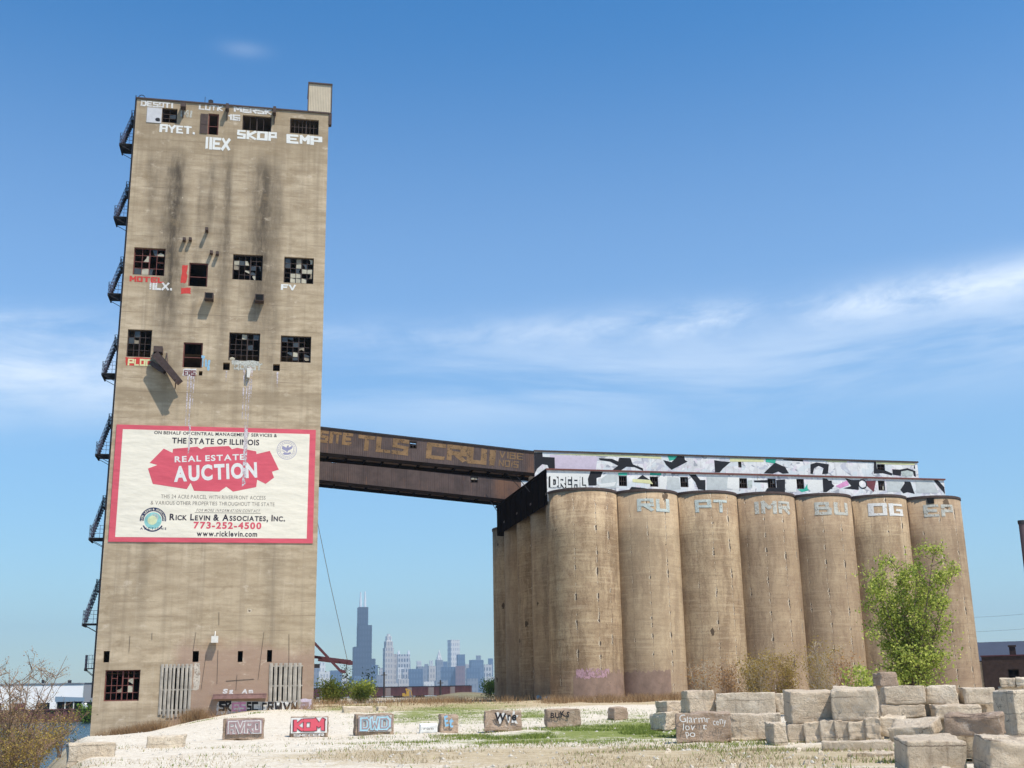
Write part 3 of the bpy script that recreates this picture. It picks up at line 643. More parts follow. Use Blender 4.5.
# the loading spout hanging from the wall
ch = MB()
p = [TW.P(x, y) for x, y in ((154.5, 350), (157, 356), (166, 366), (180, 386))]
def trough(mb, a, b, w, h, t=.06):
    a = Vector(a); b = Vector(b); q = (b - a).to_track_quat('X', 'Z').to_matrix().to_4x4(); q.translation = a; L = (b - a).length
    mb.box((0, -w / 2, -h / 2), (L, w / 2, -h / 2 + t), mat=q); mb.box((0, -w / 2, -h / 2 + t), (L, -w / 2 + t, h / 2), mat=q); mb.box((0, w / 2 - t, -h / 2 + t), (L, w / 2, h / 2), mat=q)
trough(ch, (p[0][0] + .25, -.5, p[1][1] + .0), (p[3][0], -.95, p[3][1] + .1), .8, .55)
ch.bar((p[0][0] - .1, -.9, p[1][1] - .2), (p[3][0] - .35, -1.35, p[3][1] + .2), .16)
trough(ch, (p[0][0] - .15, -.45, p[2][1] + .1), (p[2][0] + .0, -.7, p[2][1] - .75), .55, .4)
ch.box((p[0][0], -.9, p[0][1] - .4), (p[0][0] + .75, -.003, p[0][1] + .12)); ch.bar((p[2][0], -.003, p[2][1] + 1.2), (p[2][0] + .2, -1.0, p[2][1]), .09)
ch.bar((p[3][0] - .4, -.003, p[3][1] - .2), (p[3][0] - .3, -1.0, p[3][1] + .1), .09)
ch.build('loading_spout', 'chute_steel', tower)
a, c, b, d = TW.rect(247, 369, 251, 378); mb = MB(); mb.prism_xz([(a, c), (b - .1, c - .05), (b, d), (a, d)], -.35, -.003); mb.build('vent_box', 'metal_white', tower)
# wall lamp on the lower wall
s_, z = TW.P(215, 640); mb = MB(); mb.box((s_ - .28, -.7, z - .25), (s_ + .28, -.25, z + .3)); mb.bar((s_, -.003, z + .7), (s_, -.5, z + .25), .07); mb.build('wall_lamp', 'metal_white', tower)
# corrugated sheets over the ground-floor openings
for (x0, y0, x1, y1), n, gap in (((159.7, 664, 192.5, 717), 8, .42), ((269, 663, 302.5, 710), 7, .40)):
    a, c, b, d = TW.rect(x0, y0, x1, y1); mb = MB(); w = (b - a) / n; rng = random.Random(n)
    for i in range(n):
        x = a + i * w; ww = w * (1 - gap * rng.uniform(.6, 1.1)); dz = rng.uniform(-.15, .2)
        mb.prism_xz([(x, c + dz), (x + ww, c + dz), (x + ww, d), (x, d)], -.09, -.05); mb.prism_xz([(x + ww * .35, c + dz + .1), (x + ww * .6, c + dz + .1), (x + ww * .6, d - .02), (x + ww * .35, d - .02)], -.13, -.092)
    for zz in (c + .5, (c + d) / 2, d - .3): mb.box((a, -.048, zz), (b, -.004, zz + .1))
    mb.build('corrugated_cover', 'ribbed_dirty', tower)
# dock canopy
a, c, b, d = TW.rect(213.4, 694.5, 266.5, 697.2); mb = MB(); mb.box((a, -.6, c), (b, -.003, d)); mb.box((a, -.62, d), (b, -.003, d + .06)); mb.box((a - .1, -.65, c - .12), (b, -.55, c)); mb.build('dock_canopy', 'canopy_rust', tower)
# penthouse, vent pipes, ladder loop on the roof
a, c, b, d = TW.rect(308.6, 84.7, 331.4, 111.8); c = TTOP + .15; mb = MB()
n = 14
for i in range(n):
    x0 = a + (b - a) * i / n; x1 = a + (b - a) * (i + 1) / n; mid = (x0 + x1) / 2
    mb.quad((x0, -.02, c), (mid, -.045, c), (mid, -.045, d), (x0, -.02, d)); mb.quad((mid, -.045, c), (x1, -.02, c), (x1, -.02, d), (mid, -.045, d))
mb.quad((a, 3, c), (a, -.02, c), (a, -.02, d), (a, 3, d)); mb.quad((b, -.02, c), (b, 3, c), (b, 3, d), (b, -.02, d)); mb.quad((b, 3, c), (a, 3, c), (a, 3, d), (b, 3, d))
pent = mb.build('penthouse', 'penthouse_beige', tower)
mb = MB(); mb.box((a - .08, -.14, d), (b + .08, 3.1, d + .14)); mb.box((a - .08, -.12, c), (a, -.03, d)); mb.box((b, -.12, c), (b + .06, -.03, d)); mb.build('penthouse_trim', 'chute_steel', pent)
mb = MB(); mb.box((TWID + .003, -.05, TTOP - 1.1), (TWID + .3, .5, TTOP + .1)); mb.build('roof_bracket', 'chute_steel', tower)
s_, z = TW.P(210.5, 95); mb = MB(); mb.tube([(s_, 1, TTOP), (s_, 1, z)], .13, 8); mb.box((s_ - .22, .8, z - .5), (s_ + .22, 1.2, z - .1)); mb.tube([(s_ - .55, 1, TTOP), (s_ - .55, 1, z + .3)], .025, 5); mb.build('vent_pipe', 'iron_black', tower)
s_, z = TW.P(141, 97); mb = MB(); mb.tube([(s_ + .35 * math.cos(t), .6, TTOP + .25 + .5 * math.sin(t)) for t in np.linspace(-.6, math.pi + .6, 12)], .04, 5); mb.build('ladder_loop', 'iron_black', tower)
# thin cracks, conduits
mb = MB(); rng = random.Random(4)
for pts in (((196, 632), (193, 651)), ((219, 612), (219, 625)), ((218, 650), (217, 684)), ((237, 675), (236, 690)), ((264, 632), (258, 680)), ((289, 634), (289, 664)), ((206, 655), (201, 690)), ((226, 681), (254, 679)), ((130, 636), (129, 652)), ((152, 633), (152, 640))):
    mb.tube([(TW.P(*q)[0], -.02, TW.P(*q)[1]) for q in pts], .02, 4)
    mb.build('conduit', 'conduit_grey', tower); mb = MB()
# fire escape up the left wall
esc = MB(); esc.v = []; fe = None
def rail(mb, p0, p1, h=1.05, n=5, r=.021):
    p0 = Vector(p0); p1 = Vector(p1); u = Vector((0, 0, 1))
    for k in range(n + 1):
        q = p0.lerp(p1, k / n); mb.tube([q, q + u * h], r, 4)
    for f in (.35, .7, 1.0): mb.tube([p0 + u * h * f, p1 + u * h * f], r, 4)
lad = MB(); prev = None
zs_px = [142, 215, 292, 372, 453, 537, 623]; zl = [TW.P(137 - (y - 98) * .075, y)[1] for y in zs_px]
for yy in np.arange(.12, .6, .45): lad.tube([(-.12, yy, zl[-1] - 6), (-.12, yy, TTOP + .4)], .045, 5)
for z in np.arange(zl[-1] - 6, TTOP, .45): lad.tube([(-.12, .12, z), (-.12, .57, z)], .025, 4)
fe = lad.build('fire_escape', 'iron_black', tower)
for z in zl + [TW.P(92, 668)[1]]:
    small = z < zl[-1] - 2
    mb = MB(); W_ = .9 if small else 1.35; L = 1.2 if small else 2.2
    for k in range(int(L / .22)): mb.box((-W_, .4 + k * .22, z - .06), (-.003, .4 + k * .22 + .14, z))
    mb.box((-W_, .4, z - .22), (-W_ + .1, .4 + L, z - .06)); mb.bar((-W_ + .05, .5, z - .1), (-.01, .5, z - .8), .045); mb.bar((-W_ + .05, .3 + L, z - .1), (-.01, .3 + L, z - .8), .045)
    pf = mb.build('platform', 'iron_black', fe)
    mb = MB(); rail(mb, (-W_ + .04, .45, z), (-W_ + .04, .4 + L, z), n=5); rail(mb, (-W_ + .04, .45, z), (-.05, .45, z), n=3); mb.build('railing', 'iron_blue', fe)
    if not small:
        H = 2.75; a0, a1 = Vector((-W_ + .1, 1.0, z)), Vector((-.55, 1.6, z + H)); sd_ = Vector((0, .75, 0)); mb = MB()
        for k in range(12):
            q = a0.lerp(a1, k / 12); mb.box((q.x - .1, q.y, q.z), (q.x + .12, q.y + .75, q.z + .035))
        for q in (Vector((0, 0, 0)), sd_): mb.bar(a0 + q, a1 + q, .03, .07); rail(mb, a0 + q, a1 + q, .95, 7, .024)
        mb.build('stair', 'iron_blue', fe)
        mb = MB(); zt = z + H
        for k in range(6): mb.box((-.55, .9 + k * .3, zt - .05), (-.003, .9 + k * .3 + .2, zt))
        rail(mb, (-.52, .9, zt), (-.52, 2.6, zt), .95, 4); rail(mb, (-.52, .9, zt), (-.06, .9, zt), .95, 2); mb.build('platform', 'iron_black', fe)
# loading boom on the right wall
def T3(px, py, dep): s_, z = TW.P(px, py, dep); return (s_, dep, z)
mb = MB(); D_ = 3.0
mb.bar(T3(313.0, 641.5, D_), T3(340.5, 671, D_), .22); mb.bar(T3(340.5, 671, D_), T3(345.5, 672, D_), .25); mb.build('loading_boom', 'boom_red', tower)
mb = MB(); mb.bar(T3(313.5, 656.8, D_ + .5), T3(351, 661.5, D_ + .5), .24); mb.bar(T3(318, 660, D_ + 1.2), T3(349, 663.5, D_ + 1.2), .2); mb.bar(T3(350, 661, D_ + .5), T3(350, 665, D_ + .5), .45); jib = mb.build('loading_boom', 'boom_red', tower)
mb = MB(); mb.box((TWID + .05, 3.0, TW.P(314, 667)[1]), (TWID + .6, 3.6, TW.P(314, 663)[1])); mb.build('boom_motor', 'iron_black', tower)
mb = MB(); mb.tube([T3(314, 505, D_ + .5), T3(330, 583, D_ + .5), T3(347.3, 660, D_ + .5)], .035, 4); mb.tube([T3(346.5, 664, D_ + .5), T3(346.3, 671, D_ + .5)], .05, 4); mb.build('boom_cable', 'cable_grey', tower)

# graffiti on the tower
def wtext(txt, x0, y0, x1, y1, mat, parent=tower, plane=TW, y=-.008, depth=0.0, **kw):
    sl = .089 - (((y0 + y1) / 2) - 107) * .000216 if plane is TW else 0
    a, z1 = plane.P(x0, y0, depth); b, _ = plane.P(x1, y1, depth); _, z0 = plane.P(x0, y1, depth)
    kw.setdefault('bold', .05); kw.setdefault('jitter', .3); kw.setdefault('roller', txt.upper() == txt)
    if kw['roller']:
        y -= .004
        if plane is TW: kw.setdefault('thick', .42)
    else: kw.pop('thick', None)
    return flat_text('graffiti', txt, a, z0, b - a, z1 - z0, y + depth, mat, parent, **kw)
for i, (txt, x0, y0, x1, y1, mt) in enumerate([
    ('DESOTI', 141, 100.5, 173, 106.0, 'chalk_paint'), ('LUTK', 199, 104, 223, 109.5, 'chalk_paint'), ('MERSK', 234, 106, 272, 112, 'chalk_paint'), ('16', 228.5, 114, 240, 120, 'chalk_paint'), ('Mi', 181, 109, 192, 116, 'graffiti_faded'),
    ('AYET.', 160, 124, 195, 132, 'white_paint'), ('IIEX', 205, 136.5, 230, 149, 'white_paint'), ('SKOP', 237, 129.5, 277, 138.5, 'white_paint'), ('EMP', 287, 134, 322, 143, 'white_paint'),
    ('MOTEL', 130, 275.8, 164, 281.5, 'graffiti_red'), ('IILX.', 149, 281.5, 172, 289.5, 'chalk_paint'), ('FV', 281, 284, 296, 290, 'white_paint'),
    ('QUEST', 234, 362.5, 262, 369.5, 'graffiti_faded'), ('Tag', 201.5, 356, 210, 366, 'graffiti_blue'), ('SR', 219, 701, 231, 711, 'graffiti_black')]):
    wtext(txt, x0, y0, x1, y1, mt, seed=i)
def patch(x0, y0, x1, y1, mt, y=-.006, plane=TW, parent=tower, depth=0.0, seed=0, name='graffiti'):
    a, c, b, d = plane.rect(x0, y0, x1, y1, depth); rng = random.Random(seed + int(x0)); P = []
    for (ax, az, bx, bz) in ((a, c, b, c), (b, c, b, d), (b, d, a, d), (a, d, a, c)):
        for k in range(5):
            t = k / 5; P.append((ax + (bx - ax) * t + rng.uniform(-.06, .06), az + (bz - az) * t + rng.uniform(-.06, .06)))
    mb = MB(); mb.prism_xz(P, y - .003 + depth, y + depth + .003); return mb.build(name, mt, parent)
patch(125.5, 357.8, 151, 365.5, 'graffiti_red'); wtext('PLOC', 128, 358.5, 151, 365.5, 'graffiti_yellow', y=-.014)
patch(181.5, 265.5, 187, 283, 'graffiti_red', seed=2); patch(181, 288, 191, 294, 'graffiti_red', seed=3)
patch(183, 369, 196, 376, 'chalk_paint'); wtext('ERS', 184, 370, 195.5, 375.5, 'graffiti_maroon', y=-.014)
patch(232, 360.8, 259, 365.2, 'graffiti_faded', seed=9)
rng = random.Random(8)
for x0, y0, y1 in ((186.5, 376, 428), (189.5, 376, 428), (193, 376, 404), (243, 366, 418), (246, 366, 429), (248.5, 366, 429), (251, 368, 395), (226, 371, 380), (277, 372, 385)):
    w = rng.uniform(.5, 1.0); a, c, b, d = TW.rect(x0, y0, x0 + w, y1); mb = MB(); mb.prism_xz([(a, c), ((a + b) / 2, c - .3), (b, c + .2), (b + .05, d), (a - .05, d)], -.011, -.004); mb.build('paint_drip', 'drip_faint', tower)
# band of tags along the dock
patch(217, 701.5, 297, 713.5, 'chalk_paint', seed=4); patch(229, 701.8, 246, 710, 'white_paint', y=-.014, seed=5); patch(296.5, 699, 311, 711, 'graffiti_lilac', seed=6, y=-.010)
for i, (txt, x0, x1, mt) in enumerate([('Sk', 220, 231, 'graffiti_black'), ('ES', 232, 246, 'graffiti_pink'), ('SC', 247, 258, 'graffiti_black'), ('R', 299, 308, 'graffiti_mauve')]):
    wtext(txt, x0, 702.2, x1, 711.5, mt, y=-.022 - .004 * i, jitter=.6, thick=.42, roller=True, seed=20 + i)
patch(268, 702.5, 296, 711, 'white_paint', y=-.145, seed=14)
for x0, x1, t_, q_ in ((262, 281, 'CRW', -.17), (280, 297, 'IVN', -.16)): wtext(t_, x0, 702.2, x1, 711.8, 'graffiti_black', y=q_, jitter=.7, thick=.42, seed=31)
for x0, x1, t_ in ((223, 233, 'Sg'), (242, 253, 'Am')): wtext(t_, x0, 689, x1, 693.2, 'chalk_paint', y=-.012, jitter=.6, seed=3)
patch(193.5, 663, 199.5, 690, 'lime_wash', y=-.005, seed=12)

# ------------------------------------------------------------------ auction banner on the tower
ban = empty('auction_banner', (A[0], A[1], 0), TH, label='huge white auction banner with red border hung on the tower front', cat='banner')
TL = TW.P(115.9, 424.6); BRp = TW.P(313.6, 544); BLp = TW.P(109.2, 541.2); TRp = TW.P(315, 430)
bx0, bx1 = TL[0] - .0, (TRp[0] + BRp[0]) / 2; bx0 = (TL[0] + BLp[0]) / 2; bz1 = (TL[1] + TRp[1]) / 2; bz0 = (BLp[1] + BRp[1]) / 2
mb = MB(); mb.box((bx0, -.07, bz0), (bx1, -.012, bz1)); mb.build('border', 'sign_red', ban)
bt = (bx1 - bx0) / 206 * 6.5
mb = MB(); mb.box((bx0 + bt, -.078, bz0 + bt * .75), (bx1 - bt, -.0702, bz1 - bt * .75)); mb.build('face', 'sign_cream', ban)
SX, SY = 4.763, 4.763
def SP(zx, zy): return TW.P(105 + zx / SX, 420 + zy / SY)
burst = [(213, 205), (280, 137), (322, 157), (325, 138), (440, 128), (458, 140), (475, 130), (590, 125), (605, 140), (630, 133), (720, 150), (722, 163), (785, 148), (828, 237), (795, 247), (805, 275), (765, 305), (725, 285), (720, 320), (610, 342), (578, 318), (545, 342), (425, 338), (408, 300), (390, 330), (228, 305), (205, 232), (250, 215)]
mb = MB(); mb.prism_xz([SP(*q) for q in burst], -.086, -.0785); mb.build('burst', 'sign_red', ban)
def stext(txt, xl, xr, ym, h, mat, y=-.082, rot=0.0, **kw):
    a, zm = SP(xl, ym); b = SP(xr, ym)[0]; hh = SP(xl, ym - h / 2)[1] - SP(xl, ym + h / 2)[1]
    return flat_text('lettering', txt, a, zm - hh / 2, b - a, hh, y, mat, ban, rot=rot, **kw)
stext('ON BEHALF OF CENTRAL MANAGEMENT SERVICES &', 235, 820, 60, 15, 'sign_black', bold=.022)
stext('THE STATE OF ILLINOIS', 320, 735, 98, 26, 'sign_black', bold=.03)
stext('REAL ESTATE', 333, 665, 188, 27, 'white_paint', y=-.092, rot=.06, bold=.03)
stext('AUCTION', 331, 727, 258, 68, 'white_paint', y=-.092, rot=.075, bold=.045)
stext('THIS 24 ACRE PARCEL WITH RIVERFRONT ACCESS', 267, 765, 364, 18, 'sign_grey', bold=.01)
stext('& VARIOUS OTHER PROPERTIES THROUGHOUT THE STATE', 218, 808, 394, 18, 'sign_grey', bold=.01)
stext('FOR MORE INFORMATION CONTACT', 435, 740, 430, 13, 'sign_grey', bold=.02, shear=.25)
stext('Rick Levin & Associates, Inc.', 308, 858, 462, 29, 'sign_black', bold=.035, small=.78)
stext('773-252-4500', 422, 745, 501, 30, 'sign_red', bold=.04)
stext('www.ricklevin.com', 437, 725, 541, 25, 'sign_black', bold=.03)
a, z = SP(428, 441); b = SP(742, 441)[0]; mb = MB(); mb.box((a, -.084, z - .03), (b, -.0785, z + .02)); mb.build('rule', 'sign_grey', ban)
def disc(mb, cx, cz, r, y, r0=0.0, a0=0.0, a1=2 * math.pi, n=32, mi=0):
    for k in range(n):
        t0, t1 = a0 + (a1 - a0) * k / n, a0 + (a1 - a0) * (k + 1) / n
        P = [(cx + r0 * math.cos(t0), y, cz + r0 * math.sin(t0)), (cx + r * math.cos(t0), y, cz + r * math.sin(t0)), (cx + r * math.cos(t1), y, cz + r * math.sin(t1)), (cx + r0 * math.cos(t1), y, cz + r0 * math.sin(t1))]
        P = P[::-1] if r0 else [P[2], P[1], P[0]]
        mb.quad(*P, mi=mi)
# state seal: rings, ring lettering, spread eagle on a boulder
cx, cz = SP(866, 143); rr = SP(866, 97)[1] - cz
mb = MB(); disc(mb, cx, cz, rr, -.080, rr * .95); disc(mb, cx, cz, rr * .70, -.080, rr * .66)
for k in range(26):
    t = 2 * math.pi * k / 26; disc(mb, cx + rr * .82 * math.cos(t), cz + rr * .82 * math.sin(t), rr * .055, -.080, rr * .02, n=6)
eag = [(-.5, .1), (-.45, .42), (-.2, .3), (-.05, .22), (.02, .42), (.15, .48), (.2, .36), (.14, .25), (.3, .3), (.55, .45), (.52, .15), (.3, .0), (.12, -.08), (.05, -.3), (-.08, -.12), (-.3, -.02)]
mb.prism_xz([(cx + x * rr, cz + z * rr) for x, z in eag], -.083, -.079)
mb.prism_xz([(cx + x * rr, cz + z * rr) for x, z in ((-.42, -.42), (-.2, -.25), (.1, -.33), (.35, -.2), (.45, -.38), (.2, -.5), (-.2, -.52))], -.083, -.079)
mb.prism_xz([(cx + x * rr, cz + z * rr) for x, z in ((-.55, -.02), (-.3, -.12), (-.1, -.3), (-.3, -.2))], -.083, -.079)
mb.build('state_seal', 'sign_violet', ban)
cx, cz = SP(229, 477); rr = SP(229, 417)[1] - cz
mb = MB(); disc(mb, cx, cz, rr, -.0800, rr * .70, -.1, math.pi + .1, mi=0); disc(mb, cx, cz - rr * .05, rr * .66, -.0805, mi=1); disc(mb, cx - rr * .05, cz - rr * .02, rr * .36, -.0835, mi=2)
disc(mb, cx + rr * .1, cz + rr * .2, rr * .3, -.0825, mi=4); disc(mb, cx, cz - rr * .08, rr * .85, -.0815, rr * .74, math.pi * 1.15, math.pi * 1.85, mi=0)
mb.build('logo', ['sign_navy', 'sign_teal', 'sign_yellow', 'sign_cream', 'sign_cyan_soft'] if False else ['sign_navy', 'sign_teal', 'sign_yellow', 'sign_cream', 'graffiti_cyan'], ban)
lp = bpy.data.objects['logo']
V = []; F = []; txt = 'RICK LEVIN & ASSOCIATES'
mb = MB()
for k, chh in enumerate(txt):
    if chh == ' ': continue
    t = math.pi * (1.02 - 1.04 * k / (len(txt) - 1)); gv, gf, x0, x1 = glyph(chh, .02); i = len(mb.v); sc_ = rr * .22
    for x, y in gv:
        lx, ly = (x - (x0 + x1) / 2) * sc_, (y - .35) * sc_; rad = rr * .85 + ly
        mb.v.append((cx + rad * math.cos(t) + lx * math.sin(t), -.0850, cz + rad * math.sin(t) - lx * math.cos(t)))
    mb.f += [tuple(i + q for q in f) for f in gf]; mb.mi += [0] * len(gf)
mb.build('lettering', 'sign_cream', ban)
stext('AUCTIONS', 168, 292, 517, 10, 'sign_navy', bold=.03, gap=.35)
# paint drips over the banner
for x0, x1 in ((188.5, 190.2), (243.2, 247.0)):
    a, c, b, d = TW.rect(x0, 425.5, x1, 487 if x0 > 200 else 455); mb = MB(); mb.prism_xz([(a, c), (b, c + .3), (b, d), (a, d)], -.0975, -.0935); mb.build('paint_drip', 'drip_faint', ban)

# ------------------------------------------------------------------ silos
silo_labels = {(0, 0): 'sunlit concrete silo at the near corner with a pink patch above its brown foot', (1, 0): 'concrete silo painted with the letters RU near its rim', (2, 0): 'concrete silo painted with the letters PT near its rim',
    (3, 0): 'concrete silo painted with the letters IMR near its rim', (4, 0): 'concrete silo painted with the letters BU near its rim', (5, 0): 'concrete silo painted with the letters OG near its rim, tree before it', (6, 0): 'concrete silo painted with the letters EP, broken at its rim, end of the row',
    (0, 1): 'shaded silo directly behind the pink patched corner silo', (0, 2): 'shaded silo in the middle of the flank facing the tower', (0, 3): 'dark shaded silo, last but one of the flank facing the tower', (0, 4): 'dark shaded silo at the far end of the flank facing the tower'}
cx0, cy0 = GAL.o
me_silo = None; silos = {}
def silo_mesh():
    bm = bmesh.new(); n = 72; zs = [-1.2, 4.5, 10, 15, SILO_Z - 1.05]; rings = []
    for z in zs: rings.append([bm.verts.new((SILO_R * math.cos(2 * math.pi * k / n), SILO_R * math.sin(2 * math.pi * k / n), z)) for k in range(n)])
    for a, b in zip(rings, rings[1:]):
        for k in range(n): f = bm.faces.new((a[k], a[(k + 1) % n], b[(k + 1) % n], b[k])); f.smooth = True
    bm.faces.new(rings[-1])
    me = bpy.data.meshes.new('shell'); bm.to_mesh(me); bm.free(); me.materials.append(M['silo_concrete']); return me
ms = silo_mesh()
mb = MB(); mb.cyl((0, 0, SILO_Z - 1.05), SILO_R + .07, .22, 72); rim0 = mb.build('rim', 'chute_steel'); mr = rim0.data; bpy.data.objects.remove(rim0)
for (i, j), lab in silo_labels.items():
    x, y = GAL.world(i * PITCH_S, j * PITCH_S)
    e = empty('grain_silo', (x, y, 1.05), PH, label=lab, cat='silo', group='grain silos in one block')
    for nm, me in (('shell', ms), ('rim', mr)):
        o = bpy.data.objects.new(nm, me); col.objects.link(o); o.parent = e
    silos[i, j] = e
def on_silo(e, V, F, mat, name='graffiti', a0=-math.pi / 2, off=.02):
    """wrap a flat (x, z) mesh round the shell, centred at angle a0"""
    bm = bmesh.new(); vs_ = [bm.verts.new((q[0], q[2] if len(q) > 2 else 0, q[1])) for q in V]
    for f in F:
        try: bm.faces.new([vs_[q] for q in f])
        except ValueError: pass
    xs = [v[0] for v in V]
    for c in np.arange(min(xs), max(xs), .35): bmesh.ops.bisect_plane(bm, geom=bm.verts[:] + bm.edges[:] + bm.faces[:], plane_co=(c, 0, 0), plane_no=(1, 0, 0))
    for v in bm.verts:
        t = a0 + v.co.x / SILO_R; rr_ = SILO_R + off + v.co.y * .002; v.co = (rr_ * math.cos(t), rr_ * math.sin(t), v.co.z)
    me = bpy.data.meshes.new(name); bm.to_mesh(me); bm.free(); me.materials.append(M[mat]); o = bpy.data.objects.new(name, me); col.objects.link(o); o.parent = e; return o
for i, txt, px0, px1, mt in [(1, 'RU', 637, 669, 'graffiti_cyan'), (2, 'PT', 695, 727, 'graffiti_cyan'), (3, 'IMR', 753, 789, 'graffiti_faded'), (4, 'BU', 814, 847, 'graffiti_faded'), (5, 'OG', 868, 902, 'chalk_paint'), (6, 'EP', 923, 952, 'graffiti_faded')]:
    e = silos[i, 0]; c = Vector((e.location.x, e.location.y)); D = c.length - SILO_R
    va = math.atan2(-c.y, -c.x) - PH       # local angle that faces the camera
    def off_ang(px):
        w = ray(px, 505); a = math.atan2(w.x, w.y); ac = math.atan2(c.x, c.y); s_ = max(-.97, min(.97, (a - ac) * c.length / SILO_R * .985)); return math.asin(s_)
    t0, t1 = off_ang(px0), off_ang(px1); h = 1.25
    V, F = roller_mesh(txt, (t1 - t0) * SILO_R, h, thick=.36, jitter=.15, seed=i, gap=.55)
    on_silo(e, [(x + t0 * SILO_R, z + SILO_Z - 1.05 - 1.95, l) for x, z, l in V], F, mt, a0=va)
e = silos[0, 0]; c = Vector((e.location.x, e.location.y)); va0 = math.atan2(-c.y, -c.x) - PH
def strip(x0, x1, z0, z1, seed=0, amp=.1, n=24):
    rng = random.Random(seed); V = []; F = []
    for k in range(n + 1):
        x = x0 + (x1 - x0) * k / n; V += [(x, z0 + (rng.uniform(-amp, amp) if z0 > -1 else 0)), (x, z1 + rng.uniform(-amp, amp))]
    for k in range(n): F.append((2 * k, 2 * k + 2, 2 * k + 3, 2 * k + 1))
    return V, F
M['foot_paint'] = plain('foot_paint', (.27, .185, .14), var=.25, scale=1.2, worn=.36); M['foot_pink'] = plain('foot_pink', (.43, .27, .30), var=.35, scale=2.0, worn=.47)
on_silo(e, *strip(-1.3, 4.6, -1.1, 2.15, 1, .10, 40), 'foot_paint', 'paint_band', va0, .012)
on_silo(e, *strip(-1.0, 2.2, 1.95, 2.75, 2, .14, 40), 'foot_pink', 'paint_patch', va0, .02)
on_silo(e, *strip(1.9, 4.3, 1.2, 2.5, 3, .3), 'foot_paint', 'paint_patch', va0, .024)
V, F = text_mesh('Ax', 1.1, .75, bold=.06, jitter=.6); on_silo(e, [(x + .35, z - .55) for x, z, l in V], F, 'chalk_paint', a0=va0, off=.03)
V, F = text_mesh('K', .6, .6, bold=.06, jitter=.6); on_silo(e, [(x + .75, z - .35) for x, z, l in V], F, 'graffiti_black', a0=va0, off=.035)
e = silos[1, 0]; c = Vector((e.location.x, e.location.y)); va1 = math.atan2(-c.y, -c.x) - PH
on_silo(e, *strip(-4.6, 2.0, -1.1, 2.5, 5, .16, 40), 'foot_paint', 'paint_band', va1, .012)
V, F = text_mesh('S8', 2.6, 1.0, bold=.06, jitter=.5); on_silo(silos[0, 1], [(x - 3.2, z - .6) for x, z, l in V], F, 'graffiti_blue', a0=-math.pi / 2 - .6, off=.03)
mb = MB(); mb.box((-.35, -SILO_R - .06, SILO_Z - 1.62), (.3, -SILO_R + .6, SILO_Z - 1.06)); mb.build('broken_notch', 'black_void', silos[6, 0], )
bpy.data.objects['broken_notch'].rotation_euler = (0, 0, -.40)

# ------------------------------------------------------------------ galleries on the silos
def G(px, py, v): return GAL.P(px, py, v)
gal = empty('lower_conveyor_gallery', (cx0, cy0, 0), PH, label='long low white gallery with black graffiti shapes sitting on the silo rims', cat='gallery')
V0 = -.5; U0, U1 = -3.55, 39.75; GZ0, GZ1 = SILO_Z + .22, G(546, 470, V0)[1]; GV1 = 22.6
lw = [(530, 280, 325, 180, 220), (530, 433, 473, 175, 225), (530, 585, 625, 178, 228), (530, 733, 772, 180, 230), (530, 878, 917, 180, 228), (730, 40, 77, 170, 215), (730, 168, 205, 172, 215), (730, 297, 330, 173, 218), (730, 420, 455, 180, 218), (730, 540, 572, 178, 220), (730, 660, 690, 180, 225), (730, 778, 805, 185, 225)]
def zpx(base, zx, zy):
    k = 4.876 if base == 530 else 4.452; return base + zx / k, 440 + zy / k
lops = []
for base, x0, x1, y0, y1 in lw:
    (a, b), (c, d) = zpx(base, x0, y0), zpx(base, x1, y1); r_ = GAL.rect(a, b, c, d, V0); lops.append((r_[0], max(GZ0 + .3, r_[1]), r_[2], min(GZ1 - .2, r_[3])))
mb = MB(); wall_grid(mb, U0, U1, GZ0 - .3, GZ1, lops, y=V0, depth=.25); fw_ = mb.build('front_wall', 'gallery_paint', gal)
mb = MB(); z0, z1 = GZ0 - 1.2, GZ1
mb.quad((U0, GV1, z0), (U0, V0, z0), (U0, V0, z1), (U0, GV1, z1)); mb.quad((U1, GV1, z0), (U0, GV1, z0), (U0, GV1, z1), (U1, GV1, z1))
mb.quad((U0, V0, z1), (U1, V0, z1), (U1, GV1, z1), (U0, GV1, z1)); mb.quad((U1, V0, z0), (U1, GV1, z0), (U1, GV1, z1), (U1, V0, z1))
rng = random.Random(3)
for k in range(9):
    v = V0 + .8 + k * 2.5; mb.box((U0 - .12, v, z0), (U0 - .003, v + .18, z1 - .1))
mb.box((U0 - .16, V0, z1 - .12), (U0 - .003, GV1, z1 + .1)); mb.build('end_wall', 'soot_shade_cladding', gal)
mb = MB(); mb.box((U0 - .1, V0 - .14, GZ1 + .003), (U1 + .12, V0 + .3, GZ1 + .15)); mb.build('roof_edge', 'window_rust', gal)
mb = MB(); mb.box((U0 + .02, V0 - .05, GZ0 - .9), (U1 - .02, V0 - .004, GZ0 - .12)); mb.build('sill_band', 'gallery_paint', gal)
for k, r_ in enumerate(lops): 
    if k: window(r_, 3, 2, .12, .6, 40 + k, gal, y=V0 + .1, t=.05)
ug = empty('upper_conveyor_gallery', (cx0, cy0, 0), PH, label='white graffiti painted gallery along the top, joined by the near rusty bridge', cat='gallery')
V1 = 4.5; UU0, UU1 = G(535, 452, V1)[0] - .1, G(917, 461, V1)[0]; UZ0, UZ1 = GZ1 + .01, G(700, 456.5, V1)[1]
uops = [GAL.rect(*zpx(530, 213, 83), *zpx(530, 250, 122), V1), GAL.rect(738.2, 461, 741.5, 467.5, V1), GAL.rect(*zpx(730, 655, 108), *zpx(730, 690, 138), V1)]
mb = MB(); wall_grid(mb, UU0, UU1, UZ0, UZ1, uops, y=V1, depth=.25)
